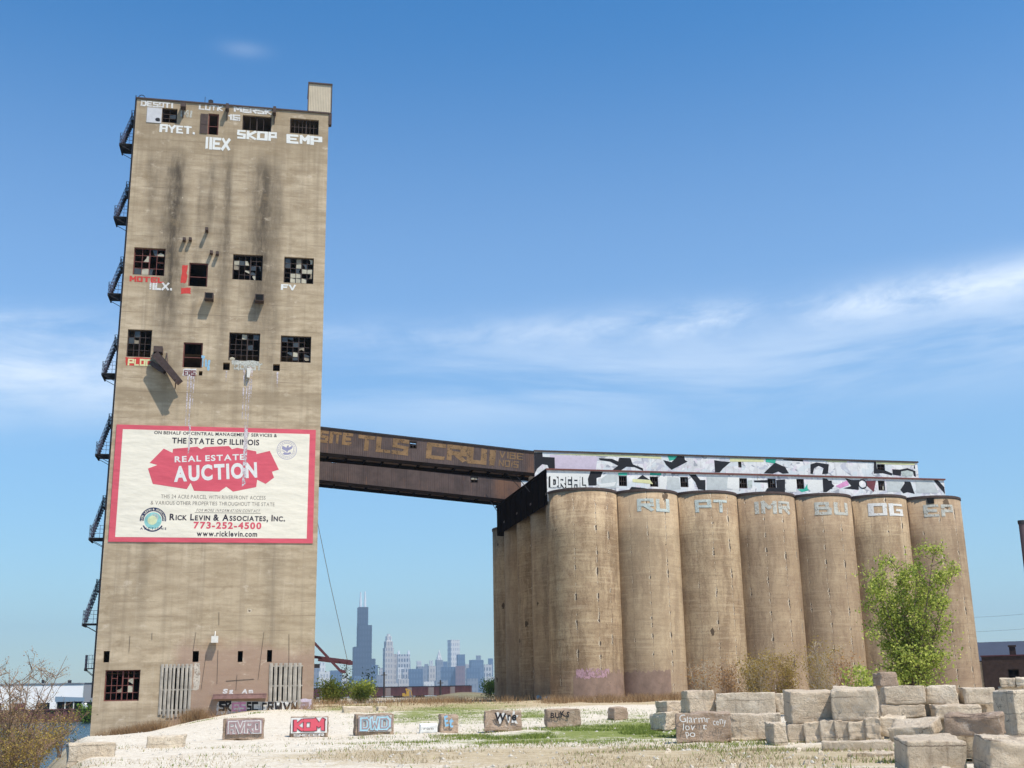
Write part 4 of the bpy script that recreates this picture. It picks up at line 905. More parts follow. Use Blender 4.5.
for P4 in (((UU1, V1, UZ0), (UU1, V1 + 3, UZ0), (UU1, V1 + 3, UZ1), (UU1, V1, UZ1)), ((UU1, V1 + 3, UZ0), (UU0, V1 + 3, UZ0), (UU0, V1 + 3, UZ1), (UU1, V1 + 3, UZ1)), ((UU0, V1 + 3, UZ0), (UU0, V1, UZ0), (UU0, V1, UZ1), (UU0, V1 + 3, UZ1))): mb.quad(*P4)
mb.build('wall', 'gallery_paint', ug)
mb = MB(); mb.box((UU0, V1 - .1, UZ1), (UU1 + .1, V1 + 3.1, UZ1 + .16)); mb.build('roof', 'chute_steel', ug)
for k, r_ in enumerate(uops): window(r_, 2, 2, .1, .5, 70 + k, ug, y=V1 + .1)
rg = empty('rear_conveyor_gallery', (cx0, cy0, 0), PH, label='pale end of the rear gallery behind, where the far rusty bridge lands', cat='gallery')
V2 = 20.0; mb = MB(); mb.box((-1.2, V2 + .02, UZ0), (39.5, V2 + 2.8, UZ1 - .1)); mb.build('wall', 'gallery_paint', rg)
mb = MB(); mb.box((-1.2, V2 - .08, UZ1 - .1), (39.6, V2 + 2.9, UZ1 + .06)); mb.build('roof', 'chute_steel', rg)
# painted shapes on the gallery fronts (traced on the wall planes)
def shapes(parent, v, lst):
    for k, (mt, base, pts) in enumerate(lst):
        P = [GAL.P(*zpx(base, *q), v) for q in pts]; zlo, zhi = (GZ0 - .1, GZ1 - .02) if parent is gal else (UZ0 + .15, UZ1 - .02)
        P = [(min(U1 - .05, max(U0 + .05, a)), min(zhi, max(zlo, b))) for a, b in P]
        d = v - .006 - .003 * (k % 5); mb = MB(); mb.prism_xz(P, d, d + .002); mb.build('graffiti', mt, parent)
GB, GW = 'graffiti_black', 'white_paint'
shapes(ug, V1, [
    ('graffiti_lilac', 530, [(95, 72), (330, 80), (320, 150), (120, 148)]), (GB, 530, [(20, 60), (60, 60), (62, 82), (120, 85), (122, 148), (95, 145), (85, 122), (60, 118), (35, 140), (22, 165)]),
    ('graffiti_yellow', 530, [(100, 70), (420, 80), (640, 92), (640, 80), (300, 66)]),
    (GB, 530, [(335, 88), (400, 92), (430, 105), (435, 86), (490, 88), (500, 118), (550, 138), (552, 150), (510, 132), (470, 130), (440, 150), (400, 148), (430, 125), (390, 105), (340, 98)]),
    (GB, 530, [(650, 98), (690, 108), (720, 78), (752, 78), (755, 97), (768, 105), (730, 125), (690, 145), (665, 122)]), ('graffiti_green', 530, [(670, 76), (722, 76), (720, 92), (680, 102)]),
    (GB, 530, [(898, 98), (930, 103), (978, 107), (940, 140), (925, 158), (902, 158)]),
    ('graffiti_yellow', 730, [(0, 80), (150, 84), (150, 98), (0, 96)]), (GB, 730, [(150, 148), (170, 128), (200, 100), (225, 112), (245, 120), (262, 148), (235, 150), (215, 140), (190, 150)]),
    ('graffiti_green', 730, [(158, 84), (205, 86), (200, 104), (160, 98)]), (GB, 730, [(235, 82), (325, 86), (325, 96), (240, 90)]),
    (GB, 730, [(358, 108), (385, 100), (440, 108), (436, 150), (410, 152), (416, 125), (395, 115), (375, 125), (368, 152), (358, 150)]),
    ('graffiti_yellow', 730, [(410, 90), (520, 92), (520, 100), (440, 98)]), (GB, 730, [(525, 90), (560, 90), (640, 94), (645, 100), (540, 96)]),
    ('graffiti_yellow', 730, [(650, 94), (830, 97), (826, 112), (690, 108), (650, 104)]), (GB, 730, [(640, 95), (650, 95), (655, 130), (690, 135), (725, 150), (720, 158), (680, 148), (640, 150)]),
    (GB, 730, [(722, 130), (755, 132), (790, 125), (825, 138), (830, 165), (818, 160), (815, 145), (790, 135), (762, 142), (760, 160), (725, 155)]), ('graffiti_cyan', 730, [(762, 140), (790, 135), (815, 142), (812, 162), (765, 162)]),
    (GB, 730, [(828, 97), (836, 97), (826, 130), (818, 125)])])
shapes(gal, V0, [
    (GW, 530, [(85, 160), (290, 160), (285, 235), (85, 245)]), (GB, 530, [(295, 152), (355, 155), (345, 180), (325, 185), (322, 222), (285, 222), (282, 190)]),
    ('graffiti_grey', 530, [(345, 190), (380, 165), (430, 170), (420, 235), (350, 232)]), (GW, 530, [(330, 215), (420, 205), (410, 225), (345, 232)]),
    ('graffiti_green', 530, [(430, 160), (473, 160), (473, 172), (430, 172)]), ('graffiti_green', 530, [(585, 160), (640, 162), (640, 172), (585, 172)]),
    (GB, 530, [(522, 190), (548, 170), (575, 188), (585, 195), (560, 192)]), ('graffiti_yellow', 530, [(500, 190), (585, 195), (600, 215), (500, 205)]),
    (GB, 530, [(482, 245), (495, 228), (560, 235), (610, 245), (560, 250)]),
    (GW, 530, [(630, 180), (670, 178), (662, 245), (630, 240)]), ('graffiti_grey', 530, [(665, 178), (725, 185), (735, 240), (668, 245)]),
    (GB, 530, [(775, 168), (808, 168), (830, 195), (855, 195), (855, 245), (820, 240), (805, 205)]), ('graffiti_grey', 530, [(860, 175), (985, 180), (1000, 240), (865, 245)]),
    (GW, 530, [(965, 180), (1020, 182), (1020, 245), (960, 235)]), ('graffiti_maroon', 530, [(690, 160), (780, 162), (780, 168), (690, 166)]),
    (GW, 730, [(5, 175), (38, 178), (38, 235), (10, 235)]), ('graffiti_cyan', 730, [(78, 180), (100, 178), (98, 215), (80, 212)]), (GB, 730, [(105, 180), (168, 178), (168, 190), (108, 188)]),
    (GB, 730, [(205, 178), (245, 175), (245, 232), (155, 232), (165, 215), (208, 212)]), (GW, 730, [(250, 178), (295, 175), (295, 232), (250, 230)]),
    ('graffiti_green', 730, [(300, 220), (330, 218), (345, 195), (350, 225), (320, 232)]), (GW, 730, [(345, 178), (410, 178), (415, 225), (375, 240), (345, 215)]),
    (GB, 730, [(412, 170), (430, 172), (465, 205), (430, 232), (415, 232)]), ('graffiti_pink', 730, [(470, 205), (520, 180), (530, 200), (490, 215)]), (GB, 730, [(512, 170), (540, 178), (575, 178), (572, 222), (505, 215), (540, 205)]),
    ('graffiti_maroon', 730, [(605, 182), (650, 180), (640, 232), (610, 205)]), ('graffiti_grey', 730, [(695, 180), (775, 182), (760, 232), (700, 230)]), (GB, 730, [(758, 222), (782, 185), (805, 190), (822, 240), (790, 232), (772, 238)]),
    ('graffiti_grey', 730, [(825, 180), (900, 180), (930, 236), (830, 236)]), (GB, 730, [(905, 172), (925, 172), (955, 210), (962, 240), (935, 215)])])
# the big black-and-white tag at the corner
for k, (txt, x0, x1, b_, mt) in enumerate([('DRCAL', 92, 278, .85, 'graffiti_black'), ('DRCAL', 99, 272, .44, 'white_paint')]):
    (a, bb), (c, d) = zpx(530, x0, 178), zpx(530, x1, 232); wtext(txt, a, bb, c, d, mt, parent=gal, plane=GAL, depth=V0, y=-.03 - .016 * k, thick=b_, roller=True, jitter=.5, seed=5, gap=.55)
(a, bb), (c, d) = zpx(530, 575, 178), zpx(530, 605, 215)
(a, bb), (c, d) = zpx(730, 578, 180), zpx(730, 602, 212); mb = MB(); q = GAL.P((a + c) / 2, (bb + d) / 2, V0); disc(mb, q[0], q[1], .5, V0 - .03, .4); mb.build('graffiti', 'graffiti_black', gal)

# ------------------------------------------------------------------ conveyor bridges
def bridge(label, v, tops, bots, uend, wide=2.6, win=(), words=()):
    e = empty('conveyor_bridge', (cx0, cy0, 0), PH, label=label, cat='bridge', group='rusty conveyor bridges to the tower')
    (ua, za), (ub, zb) = tops; (uc, zc), (ud, zd) = bots
    lt = lambda u: za + (zb - za) * (u - ua) / (ub - ua); lb = lambda u: zc + (zd - zc) * (u - uc) / (ud - uc)
    us = [-26.6]
    x0, x1 = -26.6, uend; edges = sorted({x0, x1, *[w for r_ in win for w in (r_[0], r_[2])]})
    mb = MB()
    for a, b in zip(edges, edges[1:]):
        hole = [r_ for r_ in win if r_[0] < (a + b) / 2 < r_[2]]
        if hole:
            r_ = hole[0]; mb.quad((a, v, lb(a)), (b, v, lb(b)), (b, v, r_[1]), (a, v, r_[1])); mb.quad((a, v, r_[3]), (b, v, r_[3]), (b, v, lt(b)), (a, v, lt(a)))
        else: mb.quad((a, v, lb(a)), (b, v, lb(b)), (b, v, lt(b)), (a, v, lt(a)))
    w = v + wide
    mb.quad((x1, w, lb(x1)), (x0, w, lb(x0)), (x0, w, lt(x0)), (x1, w, lt(x1)))
    mb.quad((x0, v, lb(x0) + .05), (x0, w, lb(x0) + .05), (x1, w, lb(x1) + .05), (x1, v, lb(x1) + .05))
    mb.build('cladding', 'rusty_cladding', e)
    mb = MB(); mb.quad((x0, v - .1, lt(x0) + .1), (x1, v - .1, lt(x1) + .1), (x1, w + .1, lt(x1) + .1), (x0, w + .1, lt(x0) + .1)); mb.quad((x0, v - .1, lt(x0) - .05), (x1, v - .1, lt(x1) - .05), (x1, v - .1, lt(x1) + .1), (x0, v - .1, lt(x0) + .1)); mb.build('roof', 'iron_black', e)
    mb = MB()
    for vv in (v - .12, w - .1): mb.quad((x0, vv, lb(x0) - .3), (x1, vv, lb(x1) - .3), (x1, vv, lb(x1) + .02), (x0, vv, lb(x0) + .02)); mb.quad((x0, vv, lb(x0) - .3), (x0, vv + .2, lb(x0) - .3), (x1, vv + .2, lb(x1) - .3), (x1, vv, lb(x1) - .3))
    k = x0 + .5
    while k < x1 - .5: mb.box((k, v, lb(k) - .25), (k + .15, w - .1, lb(k) - .02)); k += 1.8
    mb.build('girder', 'soot_shade_cladding', e)
    for k, r_ in enumerate(win): window(r_, 2, 2, .3, .3, 90 + k, e, y=v + .05)
    for txt, px0, py0, px1, py1, jit in words:
        a, zt = GAL.P(px0, py0, v); b, _ = GAL.P(px1, py0, v); _, zlo = GAL.P(px0, py1, v); rot = math.atan2(zb - za, ub - ua)
        flat_text('graffiti', txt, a, zlo, b - a, zt - zlo, v - .012, 'graffiti_ochre', e, rot=rot, roller=True, thick=.42 if zt - zlo > 1.2 else .26, jitter=jit, gap=.5, seed=3)
    return e
vb = V1 + .02
bridge('near rusty conveyor bridge with big ochre letters, sloping from tower to gallery', vb, (G(318, 427.3, vb), G(533, 451.9, vb)), (G(318, 452.5, vb), G(525, 472.5, vb)), UU0 - .01,
    win=[GAL.rect(409.3, 441.3, 416.8, 448.8, vb)],
    words=[('SITE', 318.5, 430, 352, 442, .3), ('TLS', 358, 434.5, 408, 450, .15), ('CRU!', 425.5, 442, 494.5, 458.2, .12), ('VIBE', 499, 451, 523, 457.5, .3), ('NOIS', 498.5, 459.5, 518, 466, .3)])
t_, b_ = G(318, 480, V2), G(505, 499.5, V2)
bridge('far rusty conveyor bridge seen below and behind the lettered one', V2, ((t_[0], t_[1] + 2.6), (b_[0], b_[1] + 2.45)), (t_, b_), -1.21, win=[GAL.rect(331, 458.5, 336.5, 463.5, V2), GAL.rect(470.5, 476.5, 478, 483, V2)],
    words=[('BS', 318.5, 455.5, 325, 461, .3)])
for i, (p0, p1, v) in enumerate((((486, 497), (497, 511), V2), ((493, 498), (501, 508), V2 + 1), ((512, 473), (530, 492), vb + .3), ((508, 478), (520, 488), vb + 1.5))):
    mb = MB(); a = G(*p0, v); b = G(*p1, v); mb.tube([(a[0], v, a[1] + .3), (b[0], v, b[1])], .045, 4); mb.build('brace', 'iron_black', bpy.data.objects['conveyor_bridge'] if v < 10 else bpy.data.objects['conveyor_bridge.001'])

# ------------------------------------------------------------------ concrete blocks
def rough_box(L, W, H, seed, amp=.05, cuts=13):
    """a cast block with worn, chipped arrises"""
    bm = bmesh.new(); bmesh.ops.create_cube(bm, size=2.0); bmesh.ops.subdivide_edges(bm, edges=bm.edges[:], cuts=cuts, use_grid_fill=True)
    h = (L / 2, W / 2, H / 2)
    for v in bm.verts:
        u = [math.sin(c * math.pi / 2) for c in v.co]; p = Vector([u[k] * h[k] for k in range(3)])
        q = p * 1.9 + Vector((seed * 7.3, seed * 3.1, seed * 1.7)); n1 = mnoise.noise(q); n2 = mnoise.noise(q * 2.7)
        r = min(.025 + .26 * max(0.0, n1 + .45 * n2) ** 1.3, min(h) * .7)
        inner = Vector([max(-(h[k] - r), min(h[k] - r, p[k])) for k in range(3)]); d = p - inner
        if d.length > 1e-6: p = inner + d.normalized() * r
        p += mnoise.noise_vector(q * .8) * amp * 1.1 + mnoise.noise_vector(q * 3.4) * amp * .6
        v.co = p + Vector((0, 0, h[2]))
    me = bpy.data.meshes.new('concrete_block'); bm.to_mesh(me); bm.free()
    me.polygons.foreach_set('use_smooth', [True] * len(me.polygons)); return me
NB = [0]
def block(label, px0, py0, px1, py1, D=None, yaw=0.0, depth=.9, mat='block_pale', tilt=0.0, group=None, base=None, h_extra=0.0, name='concrete_block', text=(), pitch=0.0):
    """a block whose near face spans those pixels at horizontal distance D (default: where its foot meets the ground)"""
    NB[0] += 1; cxp = (px0 + px1) / 2
    if D is None: q = ground_at(cxp, py1); D = math.hypot(q.x, q.y)
    bl_, br_, tm, bmid = at(px0, (py0 + py1) / 2, D), at(px1, (py0 + py1) / 2, D), at(cxp, py0, D), at(cxp, py1, D)
    Wd = math.hypot(bl_.x - br_.x, bl_.y - br_.y); H = tm.z - bmid.z + h_extra; az = math.atan2(bmid.x, bmid.y)
    ang = -az + yaw
    Lx = max(.25, (Wd - depth * abs(math.sin(yaw))) / max(.3, math.cos(yaw)))
    me = rough_box(Lx, depth, H, NB[0], amp=.035 + .02 * ((NB[0] * 7) % 3)); me.materials.append(M[mat])
    o = bpy.data.objects.new(name, me); col.objects.link(o)
    dirv = Vector((bmid.x, bmid.y)).normalized(); half = (depth * math.cos(yaw) + Lx * abs(math.sin(yaw))) / 2
    c = Vector((bmid.x, bmid.y)) + dirv * half * .9
    o.location = (c.x, c.y, bmid.z - h_extra); o.rotation_euler = (pitch, tilt, ang)
    tag(o, label=label, cat='concrete block', group=group)
    for txt, fx0, fz0, fx1, fz1, mt, bold, lay in text:
        if txt == '#': 
            mb = MB(); mb.prism_xz([((fx0 - .5) * Lx, fz0 * H), ((fx1 - .5) * Lx, fz0 * H), ((fx1 - .5) * Lx, fz1 * H), ((fx0 - .5) * Lx, fz1 * H)], -depth / 2 - .07 - lay * .004, -depth / 2 - .04); mb.build('graffiti', mt, o)
        else: flat_text('graffiti', txt, (fx0 - .5) * Lx, fz0 * H, (fx1 - fx0) * Lx, (fz1 - fz0) * H, -depth / 2 - .075 - lay * .012, mt, o, seed=len(txt), **(dict(roller=True, thick=bold, jitter=.45, gap=.42) if bold > .15 else dict(bold=bold, jitter=.5)))
    return o
yard = 'loose concrete blocks lining the gravel yard'
block('long rough pale block lying low at the left edge of the gravel, beside the bank', 66, 743, 115, 757.5, yaw=.05, depth=.7, group=yard, h_extra=.3)
block('narrow pale block half sunk in gravel below the dry brush', 147, 736.5, 186, 747.5, yaw=-.15, depth=.7, group=yard, h_extra=.4)
block('block with faded white outlined tag on mauve, before the dock', 222, 718.5, 264, 740.5, yaw=-.05, depth=.6, mat='block_brown', group=yard, text=[('#', .1, .28, .97, .95, 'graffiti_mauve', 0, 0), ('AVRO', .12, .3, .95, .9, 'chalk_paint', .62, 1), ('AVRO', .15, .34, .92, .86, 'graffiti_mauve', .36, 2)])
block('block painted KOM in red letters on white', 290, 717, 328, 737.5, yaw=-.03, depth=.6, mat='block_brown', group=yard, text=[('#', .02, .22, .98, .97, 'white_paint', 0, 0), ('KOM', .07, .3, .93, .93, 'graffiti_maroon', .60, 1), ('KOM', .10, .33, .90, .9, 'sign_red', .46, 2), ('SMECER', .1, .05, .9, .18, 'chalk_paint', .3, 1)])
block('block covered by a pale blue bubble tag', 354, 714, 394, 735, yaw=.10, depth=.6, mat='block_brown', group=yard, text=[('#', .07, .15, .93, .93, 'graffiti_faded', 0, 0), ('DWD', .08, .18, .92, .9, 'graffiti_mauve', .70, 1), ('DWD', .11, .21, .89, .87, 'graffiti_sky', .52, 2), ('DWD', .16, .3, .85, .78, 'graffiti_mauve', .16, 3)])
block('small whitewashed block lying against an upright tagged one', 419.5, 724, 437, 733.5, yaw=0, depth=.5, mat='white_paint', group=yard, text=[('rom', .25, .4, .8, .7, 'graffiti_black', .0, 1)])
block('short upright block with a dark scrawl, beside the small whitewashed one', 437.5, 714.5, 458.5, 733.5, yaw=.25, depth=.6, mat='block_brown', group=yard, text=[('Et', .2, .35, .7, .85, 'graffiti_blue', .03, 1)])
block('wide block with white paint drips and a black scrawl, beside the upright one', 484, 711, 522.5, 731.5, yaw=.06, depth=.7, mat='block_brown', group=yard, text=[('Vvk', .3, .45, .9, .92, 'chalk_paint', .06, 1), ('Wre', .25, .55, .85, .92, 'graffiti_black', .03, 2)])
block('wide block of two layers with dark lettering, before the corner silo', 544, 709, 581.5, 727.5, yaw=.22, depth=.7, mat='block_brown', group=yard, text=[('BUKS', .1, .55, .65, .85, 'graffiti_black', .03, 1)])
block('small plain cube shaped block nearest the foot of the silos', 608, 707.5, 628.5, 720.5, yaw=.4, depth=.9, mat='block_brown', group=yard)
block('pale slab lying in dry grass beyond the blue tagged block', 342, 706.5, 373, 714, D=88, yaw=.1, depth=.9, group=yard)
block('low slab lying under the pale slab in dry grass', 341, 713, 372, 718, D=86, yaw=-.1, depth=1.2, group=yard)
block('small grey chunk in dry grass beyond the pale slab', 376, 706.5, 387, 712.5, D=90, yaw=.3, depth=.6, group=yard)
pile = 'concrete blocks heaped before the silos'
P_ = dict(group=pile)
block('bottom block with a grey shaded end, at the heap\'s grassy end', 650.5, 712.5, 680, 730.5, yaw=.55, depth=1.1, D=47, **P_)
block('little block sitting on the one with the grey shaded end', 655, 701.5, 684, 713, yaw=.5, depth=1.0, D=47.5, **P_)
block('brown block scrawled with white writing at the grass edge', 676, 713, 731.5, 742.5, yaw=.05, depth=.9, mat='block_brown', text=[('Glarmr', .06, .68, .62, .93, 'white_paint', -.005, 1), ('ceny', .68, .6, .92, .85, 'white_paint', -.005, 1), ('lov', .12, .42, .34, .66, 'white_paint', -.005, 1), ('t', .48, .45, .56, .65, 'white_paint', -.005, 1), ('po', .16, .2, .34, .42, 'white_paint', -.005, 1)], **P_)
block('cracked dark veined block above the scrawled brown one', 681, 690.5, 716.5, 714, D=45.5, yaw=.3, depth=1.0, **P_)
block('long smooth block in the upper course beside the cracked one', 716, 693, 776.5, 714.5, D=45.3, yaw=.02, depth=1.0, **P_)
block('narrow end of a block wedged before the big two layered block', 776.5, 693, 785, 714.5, D=45.6, yaw=0, depth=1.0, **P_)
block('stained block in the bottom course beside the scrawled brown one', 730.5, 713.8, 783, 740, D=43, yaw=.0, depth=.9, **P_)
block('big two layered block with a shaded end, high in the heap', 783.5, 690.5, 836, 723, D=40.5, yaw=.22, depth=1.2, pitch=.08, **P_)
block('big rounded block with fine cracks beside the two layered one', 832.5, 688, 880.5, 720, D=40, yaw=-.05, depth=1.2, pitch=.08, **P_)
block('single squat block standing in front of the bottom course', 766, 722.5, 788, 746.5, yaw=.35, depth=.8, D=38.5, **P_)
sm = [(787, 724, 806.5, 744, 'first narrow upright block right of the squat one'), (804.5, 722, 822.5, 743.5, 'second narrow upright block right of the squat one'), (820.5, 720.5, 837.5, 743.5, 'narrow upright block under the seam of the two large blocks'), (835.5, 721, 851.5, 741.5, 'narrow upright block under the rounded block, nearer the seam'), (849.5, 721, 866.5, 740.5, 'narrow upright block under the middle of the rounded block'), (864.5, 719, 882, 739.5, 'narrow upright block under the outer end of the rounded block')]
for k, (a, b, c, d, l) in enumerate(sm): block(l, a, b, c, d, D=40.2 - .12 * k, yaw=[.04, -.02, .02, -.04, .02, .04][k], depth=1.0, **P_)
block('long block with a flaking face, uppermost beside the rounded one', 881, 686, 926.5, 705.5, D=42, yaw=.12, depth=1.1, **P_)
block('ragged block under the flaking long one', 880.5, 705, 925.5, 718, D=42, yaw=.05, depth=1.1, **P_)
block('broken faced block at the back below the young tree', 926.5, 686.3, 959, 705, D=42.5, yaw=-.05, depth=1.2, **P_)
block('clean edged slab in the upper course toward the brick building', 958.5, 688, 997, 705, D=42.5, yaw=.2, depth=1.1, **P_)
block('recessed slab under the broken faced block', 930, 704.8, 982, 719, D=41.5, yaw=.18, depth=1.0, **P_)
block('wedge of rubble between the narrow blocks and the tilted slab', 880.5, 717, 909, 738, D=40, yaw=-.3, depth=.9, **P_)
block('tall block with a broad grey shaded side at the frame edge', 995.5, 690, 1046, 736, D=31.5, yaw=.42, depth=1.2, **P_)
block('tilted slab leaning over the front cube', 889.5, 723, 943.5, 738, D=29.5, yaw=-.2, depth=.9, tilt=-.06, pitch=.18, **P_)
block('clean brown beam lying across the front blocks', 945.5, 714, 1006.5, 735.5, D=29.3, yaw=-.08, depth=.75, mat='block_brown', tilt=.03, pitch=.1, **P_)
block('large scarred cube in the very front of the heap', 894.5, 738, 968.5, 778, D=26.6, yaw=.28, depth=1.0, pitch=.12, **P_)
block('large tilted cube in front, beside the scarred one', 972, 739, 1044, 778, D=26.2, yaw=.34, depth=1.0, tilt=.08, pitch=.12, **P_)
block('rough cube bearing the tilted slab, behind the scarred one', 905, 736, 950, 758, D=30.2, yaw=.1, depth=1.0, **P_)
block('broad block bearing the brown beam', 950, 735, 1000, 758, D=30.3, yaw=-.1, depth=1.0, **P_)
block('long low slab half sunk in gravel before the narrow blocks', 822, 741, 894, 752, D=36, yaw=.02, depth=.8, **P_)
block('lowest sunken slab before the scarred front cube', 848, 752.5, 895, 762.5, D=32.5, yaw=.02, depth=.6, **P_)
block('lone brown block on top at the foot of the young tree', 872.5, 672.5, 899, 686.5, D=46, yaw=.3, depth=1.0, mat='block_brown', **P_)
block('bearing block under the flaking pair, deep in the heap', 884, 716, 926, 740, D=43, yaw=0, depth=1.2, **P_)
block('bearing block deep in the heap behind the brown beam', 926, 717, 1000, 742, D=43, yaw=0, depth=1.2, **P_)
for a, b, c, d, l in ((681, 714, 731, 738, 'bearing block behind the scrawled brown one'), (872, 686, 902, 736, 'tall bearing block behind the rounded one')): block(l, a, b, c, d, D=46.8, depth=1.1, **P_)
block('hidden bearing block added behind the narrow uprights', 786, 722, 884, 746, D=41.6, depth=1.0, **P_)  # unseen block, added so the gaps between the uprights turn dark
block('bearing slab behind the recessed slab and clean edged one', 925, 700, 1003, 722, D=43.8, depth=1.0, **P_)
block('distant pale block before the brick building, nearer the silos', 1000.5, 678, 1016, 687, D=60, depth=1.0, **P_)
block('distant pale block before the brick building, at the frame edge', 1016.5, 677, 1034, 687, D=60, depth=1.0, **P_)
block('distant pale block low under the two before the brick building', 1003, 686.8, 1034, 723, D=60.2, depth=1.2, **P_)

# ------------------------------------------------------------------ plants
def leaf_quads(pts, size, rng, flat=0.0):
    n = len(pts); P = np.array(pts, dtype=float).reshape(n, 3); g = np.random.default_rng(rng)
    a = g.normal(size=(n, 3)); a /= np.linalg.norm(a, axis=1)[:, None]; b = g.normal(size=(n, 3)); b = np.cross(a, b); b /= np.linalg.norm(b, axis=1)[:, None]
    s = (size * g.uniform(.6, 1.3, n))[:, None]
    V = np.stack([P - a * s * .55, P + b * s * .38, P + a * s * .55, P - b * s * .38], 1).reshape(-1, 3)
    mb = MB(); mb.v = [tuple(v) for v in V]; mb.f = [(4 * k, 4 * k + 1, 4 * k + 2, 4 * k + 3) for k in range(n)]; mb.mi = [0] * n
    return mb
def stems_plant(name, loc, label, cat, h, spread, nstem, bark, leaf, nleaf, lsize, seed, side=14, lean=.35, clump=.28, r0=.05, group=None, bare=0.0, sub=3, start=.15, taperw=1.0, gaps=0.0):
    rng = random.Random(seed); e = empty(name, loc, rng.uniform(0, 6), label=label, cat=cat, group=group)
    wood = MB(); anchors = []
    for s_ in range(nstem):
        a = 2 * math.pi * (s_ + rng.random() * .7) / nstem; hh = h * rng.uniform(.72, 1.0) * (1 if s_ else 1); out = spread * rng.uniform(.25, 1.0) * (0.15 if s_ == 0 else 1)
        P = []; w1, w2 = rng.uniform(-.2, .2), rng.uniform(-.2, .2)
        for k in range(8):
            t = k / 7; rr = out * (t ** 1.25); P.append(Vector((math.cos(a + w1 * t) * rr + .08 * math.sin(5 * t + s_), math.sin(a + w1 * t) * rr + .08 * math.cos(4 * t + s_), hh * t)))
        wood.tube(P, r0 * rng.uniform(.7, 1), 5, r0 * .15)
        for q in range(side):
            t = start + (1 - start) * rng.random(); i = min(6, int(t * 7)); base = P[i].lerp(P[i + 1], t * 7 - i)
            L = spread * rng.uniform(.25, .75) * (1.15 - t * taperw * .8) + .12; b = rng.uniform(0, 2 * math.pi); up_ = rng.uniform(.35, 1.1)
            d = Vector((math.cos(b), math.sin(b), up_)).normalized(); tip = base + d * L; mid = base.lerp(tip, .5) + Vector((rng.uniform(-.1, .1), rng.uniform(-.1, .1), .04)) * L
            wood.tube([base, mid, tip], r0 * .32, 4, r0 * .08)
            if rng.random() >= bare:
                for k in range(5): anchors.append(base.lerp(tip, .3 + .75 * k / 5))
            for _ in range(sub):
                t2 = rng.uniform(.3, .95); b2 = base.lerp(tip, t2); d2 = (d + Vector((rng.uniform(-1, 1), rng.uniform(-1, 1), rng.uniform(-.3, .8))) * .8).normalized(); tp = b2 + d2 * L * .45
                wood.tube([b2, tp], r0 * .15, 3, r0 * .05); anchors.append(tp); anchors.append(b2.lerp(tp, .5))
        anchors.append(P[-1])
    wood.build('stems' if nstem > 1 else 'trunk', bark, e)
    if nleaf:
        pts = []
        if gaps: anchors = [c for c in anchors if mnoise.noise(c * 1.5 + Vector((seed, 0, 0))) > (gaps - .5) * .5 - .02 or rng.random() < .12]
        for _ in range(nleaf):
            c = rng.choice(anchors); pts.append((c.x + rng.gauss(0, clump), c.y + rng.gauss(0, clump), max(.05, c.z + rng.gauss(0, clump))))
        leaf_quads(pts, lsize, seed).build('foliage', leaf, e)
    return e
def G3(px, D): w = ray(px, 690); x, y = w.x * D, w.y * D; return (x, y, gz(x, y) - .05)
ppm = lambda D: 1240.0 / D
D = 62.0
stems_plant('young_tree', G3(913, D), 'slender young tree with fresh yellow green leaves before the last silos', 'tree', 8.3, 2.55, 12, 'bark', 'leaf_tree', 17000, .13, 19, side=24, clump=.16, r0=.065, sub=3, gaps=.42)
stems_plant('shrub', G3(861, 58), 'small leafy shrub between the brown thicket and the young tree', 'shrub', 2.9, .85, 5, 'twig_pale', 'leaf_spring', 900, .14, 12, side=10, clump=.14, r0=.025)
stems_plant('shrub', G3(880, 60), 'low dense green shrub at the foot of the young tree', 'shrub', 2.3, 1.0, 6, 'twig_brown', 'leaf_spring', 1500, .14, 13, side=12, clump=.18, r0=.025)
th = 'thickets at the foot of the silos'
for k, (px, h, sp_, lf, n, lab) in enumerate([(703, 2.6, .9, 'leaf_rust', 260, 'thin rust coloured thicket nearest the scrawled block'), (728, 2.6, 1.0, 'leaf_rust', 220, 'thin rust coloured thicket with pale stems beside the seam of two silos'),
    (757, 3.0, 1.1, 'leaf_olive', 800, 'dense ochre thicket, nearer the rust coloured ones'), (785, 2.9, 1.1, 'leaf_olive', 700, 'dense ochre thicket behind the big two layered block'), (822, 3.4, 1.2, 'leaf_olive', 420, 'tall brown thicket beside the small leafy shrub'), (845, 3.0, 1.0, 'leaf_rust', 220, 'sparse brown thicket beside the small leafy shrub')]):
    stems_plant('thicket', G3(px, 72), lab, 'shrub', h * 1.25, sp_ * 1.15, 12, 'twig_brown' if k % 2 else 'twig_pale', lf, int(n * 4.6), .085, 30 + k, side=20, clump=.2, r0=.025, sub=5, group=th)
# left bank: bare budding tree and brush
q = at(12, 760, 46); stems_plant('bare_tree', (q.x, q.y, q.z - 1.0), 'bare budding reddish tree on the river bank', 'tree', 4.9, 1.9, 10, 'twig_brown', 'leaf_bud', 1800, .05, 51, side=18, clump=.09, r0=.045, sub=5)
for k, (px, py, D, h, lf, n, lab) in enumerate([(38, 752, 50, 1.9, 'leaf_olive', 2400, 'olive brush bending over the water below the bare tree'), (14, 772, 36, 1.6, 'leaf_olive', 2200, 'tangled brown brush at the bottom corner'), (60, 744, 60, 2.4, 'leaf_dark', 700, 'dark brush by the water beside the tower corner'), (2, 752, 52, 2.4, 'leaf_olive', 2000, 'brown brush at the frame edge below the bare tree')]):
    q = at(px, py, D); stems_plant('brush', (q.x, q.y, q.z - .6), lab, 'shrub', h, 1.3, 10, 'twig_brown', lf, n, .06, 60 + k, side=18, clump=.15, r0=.02, sub=6, group='brush on the river bank')
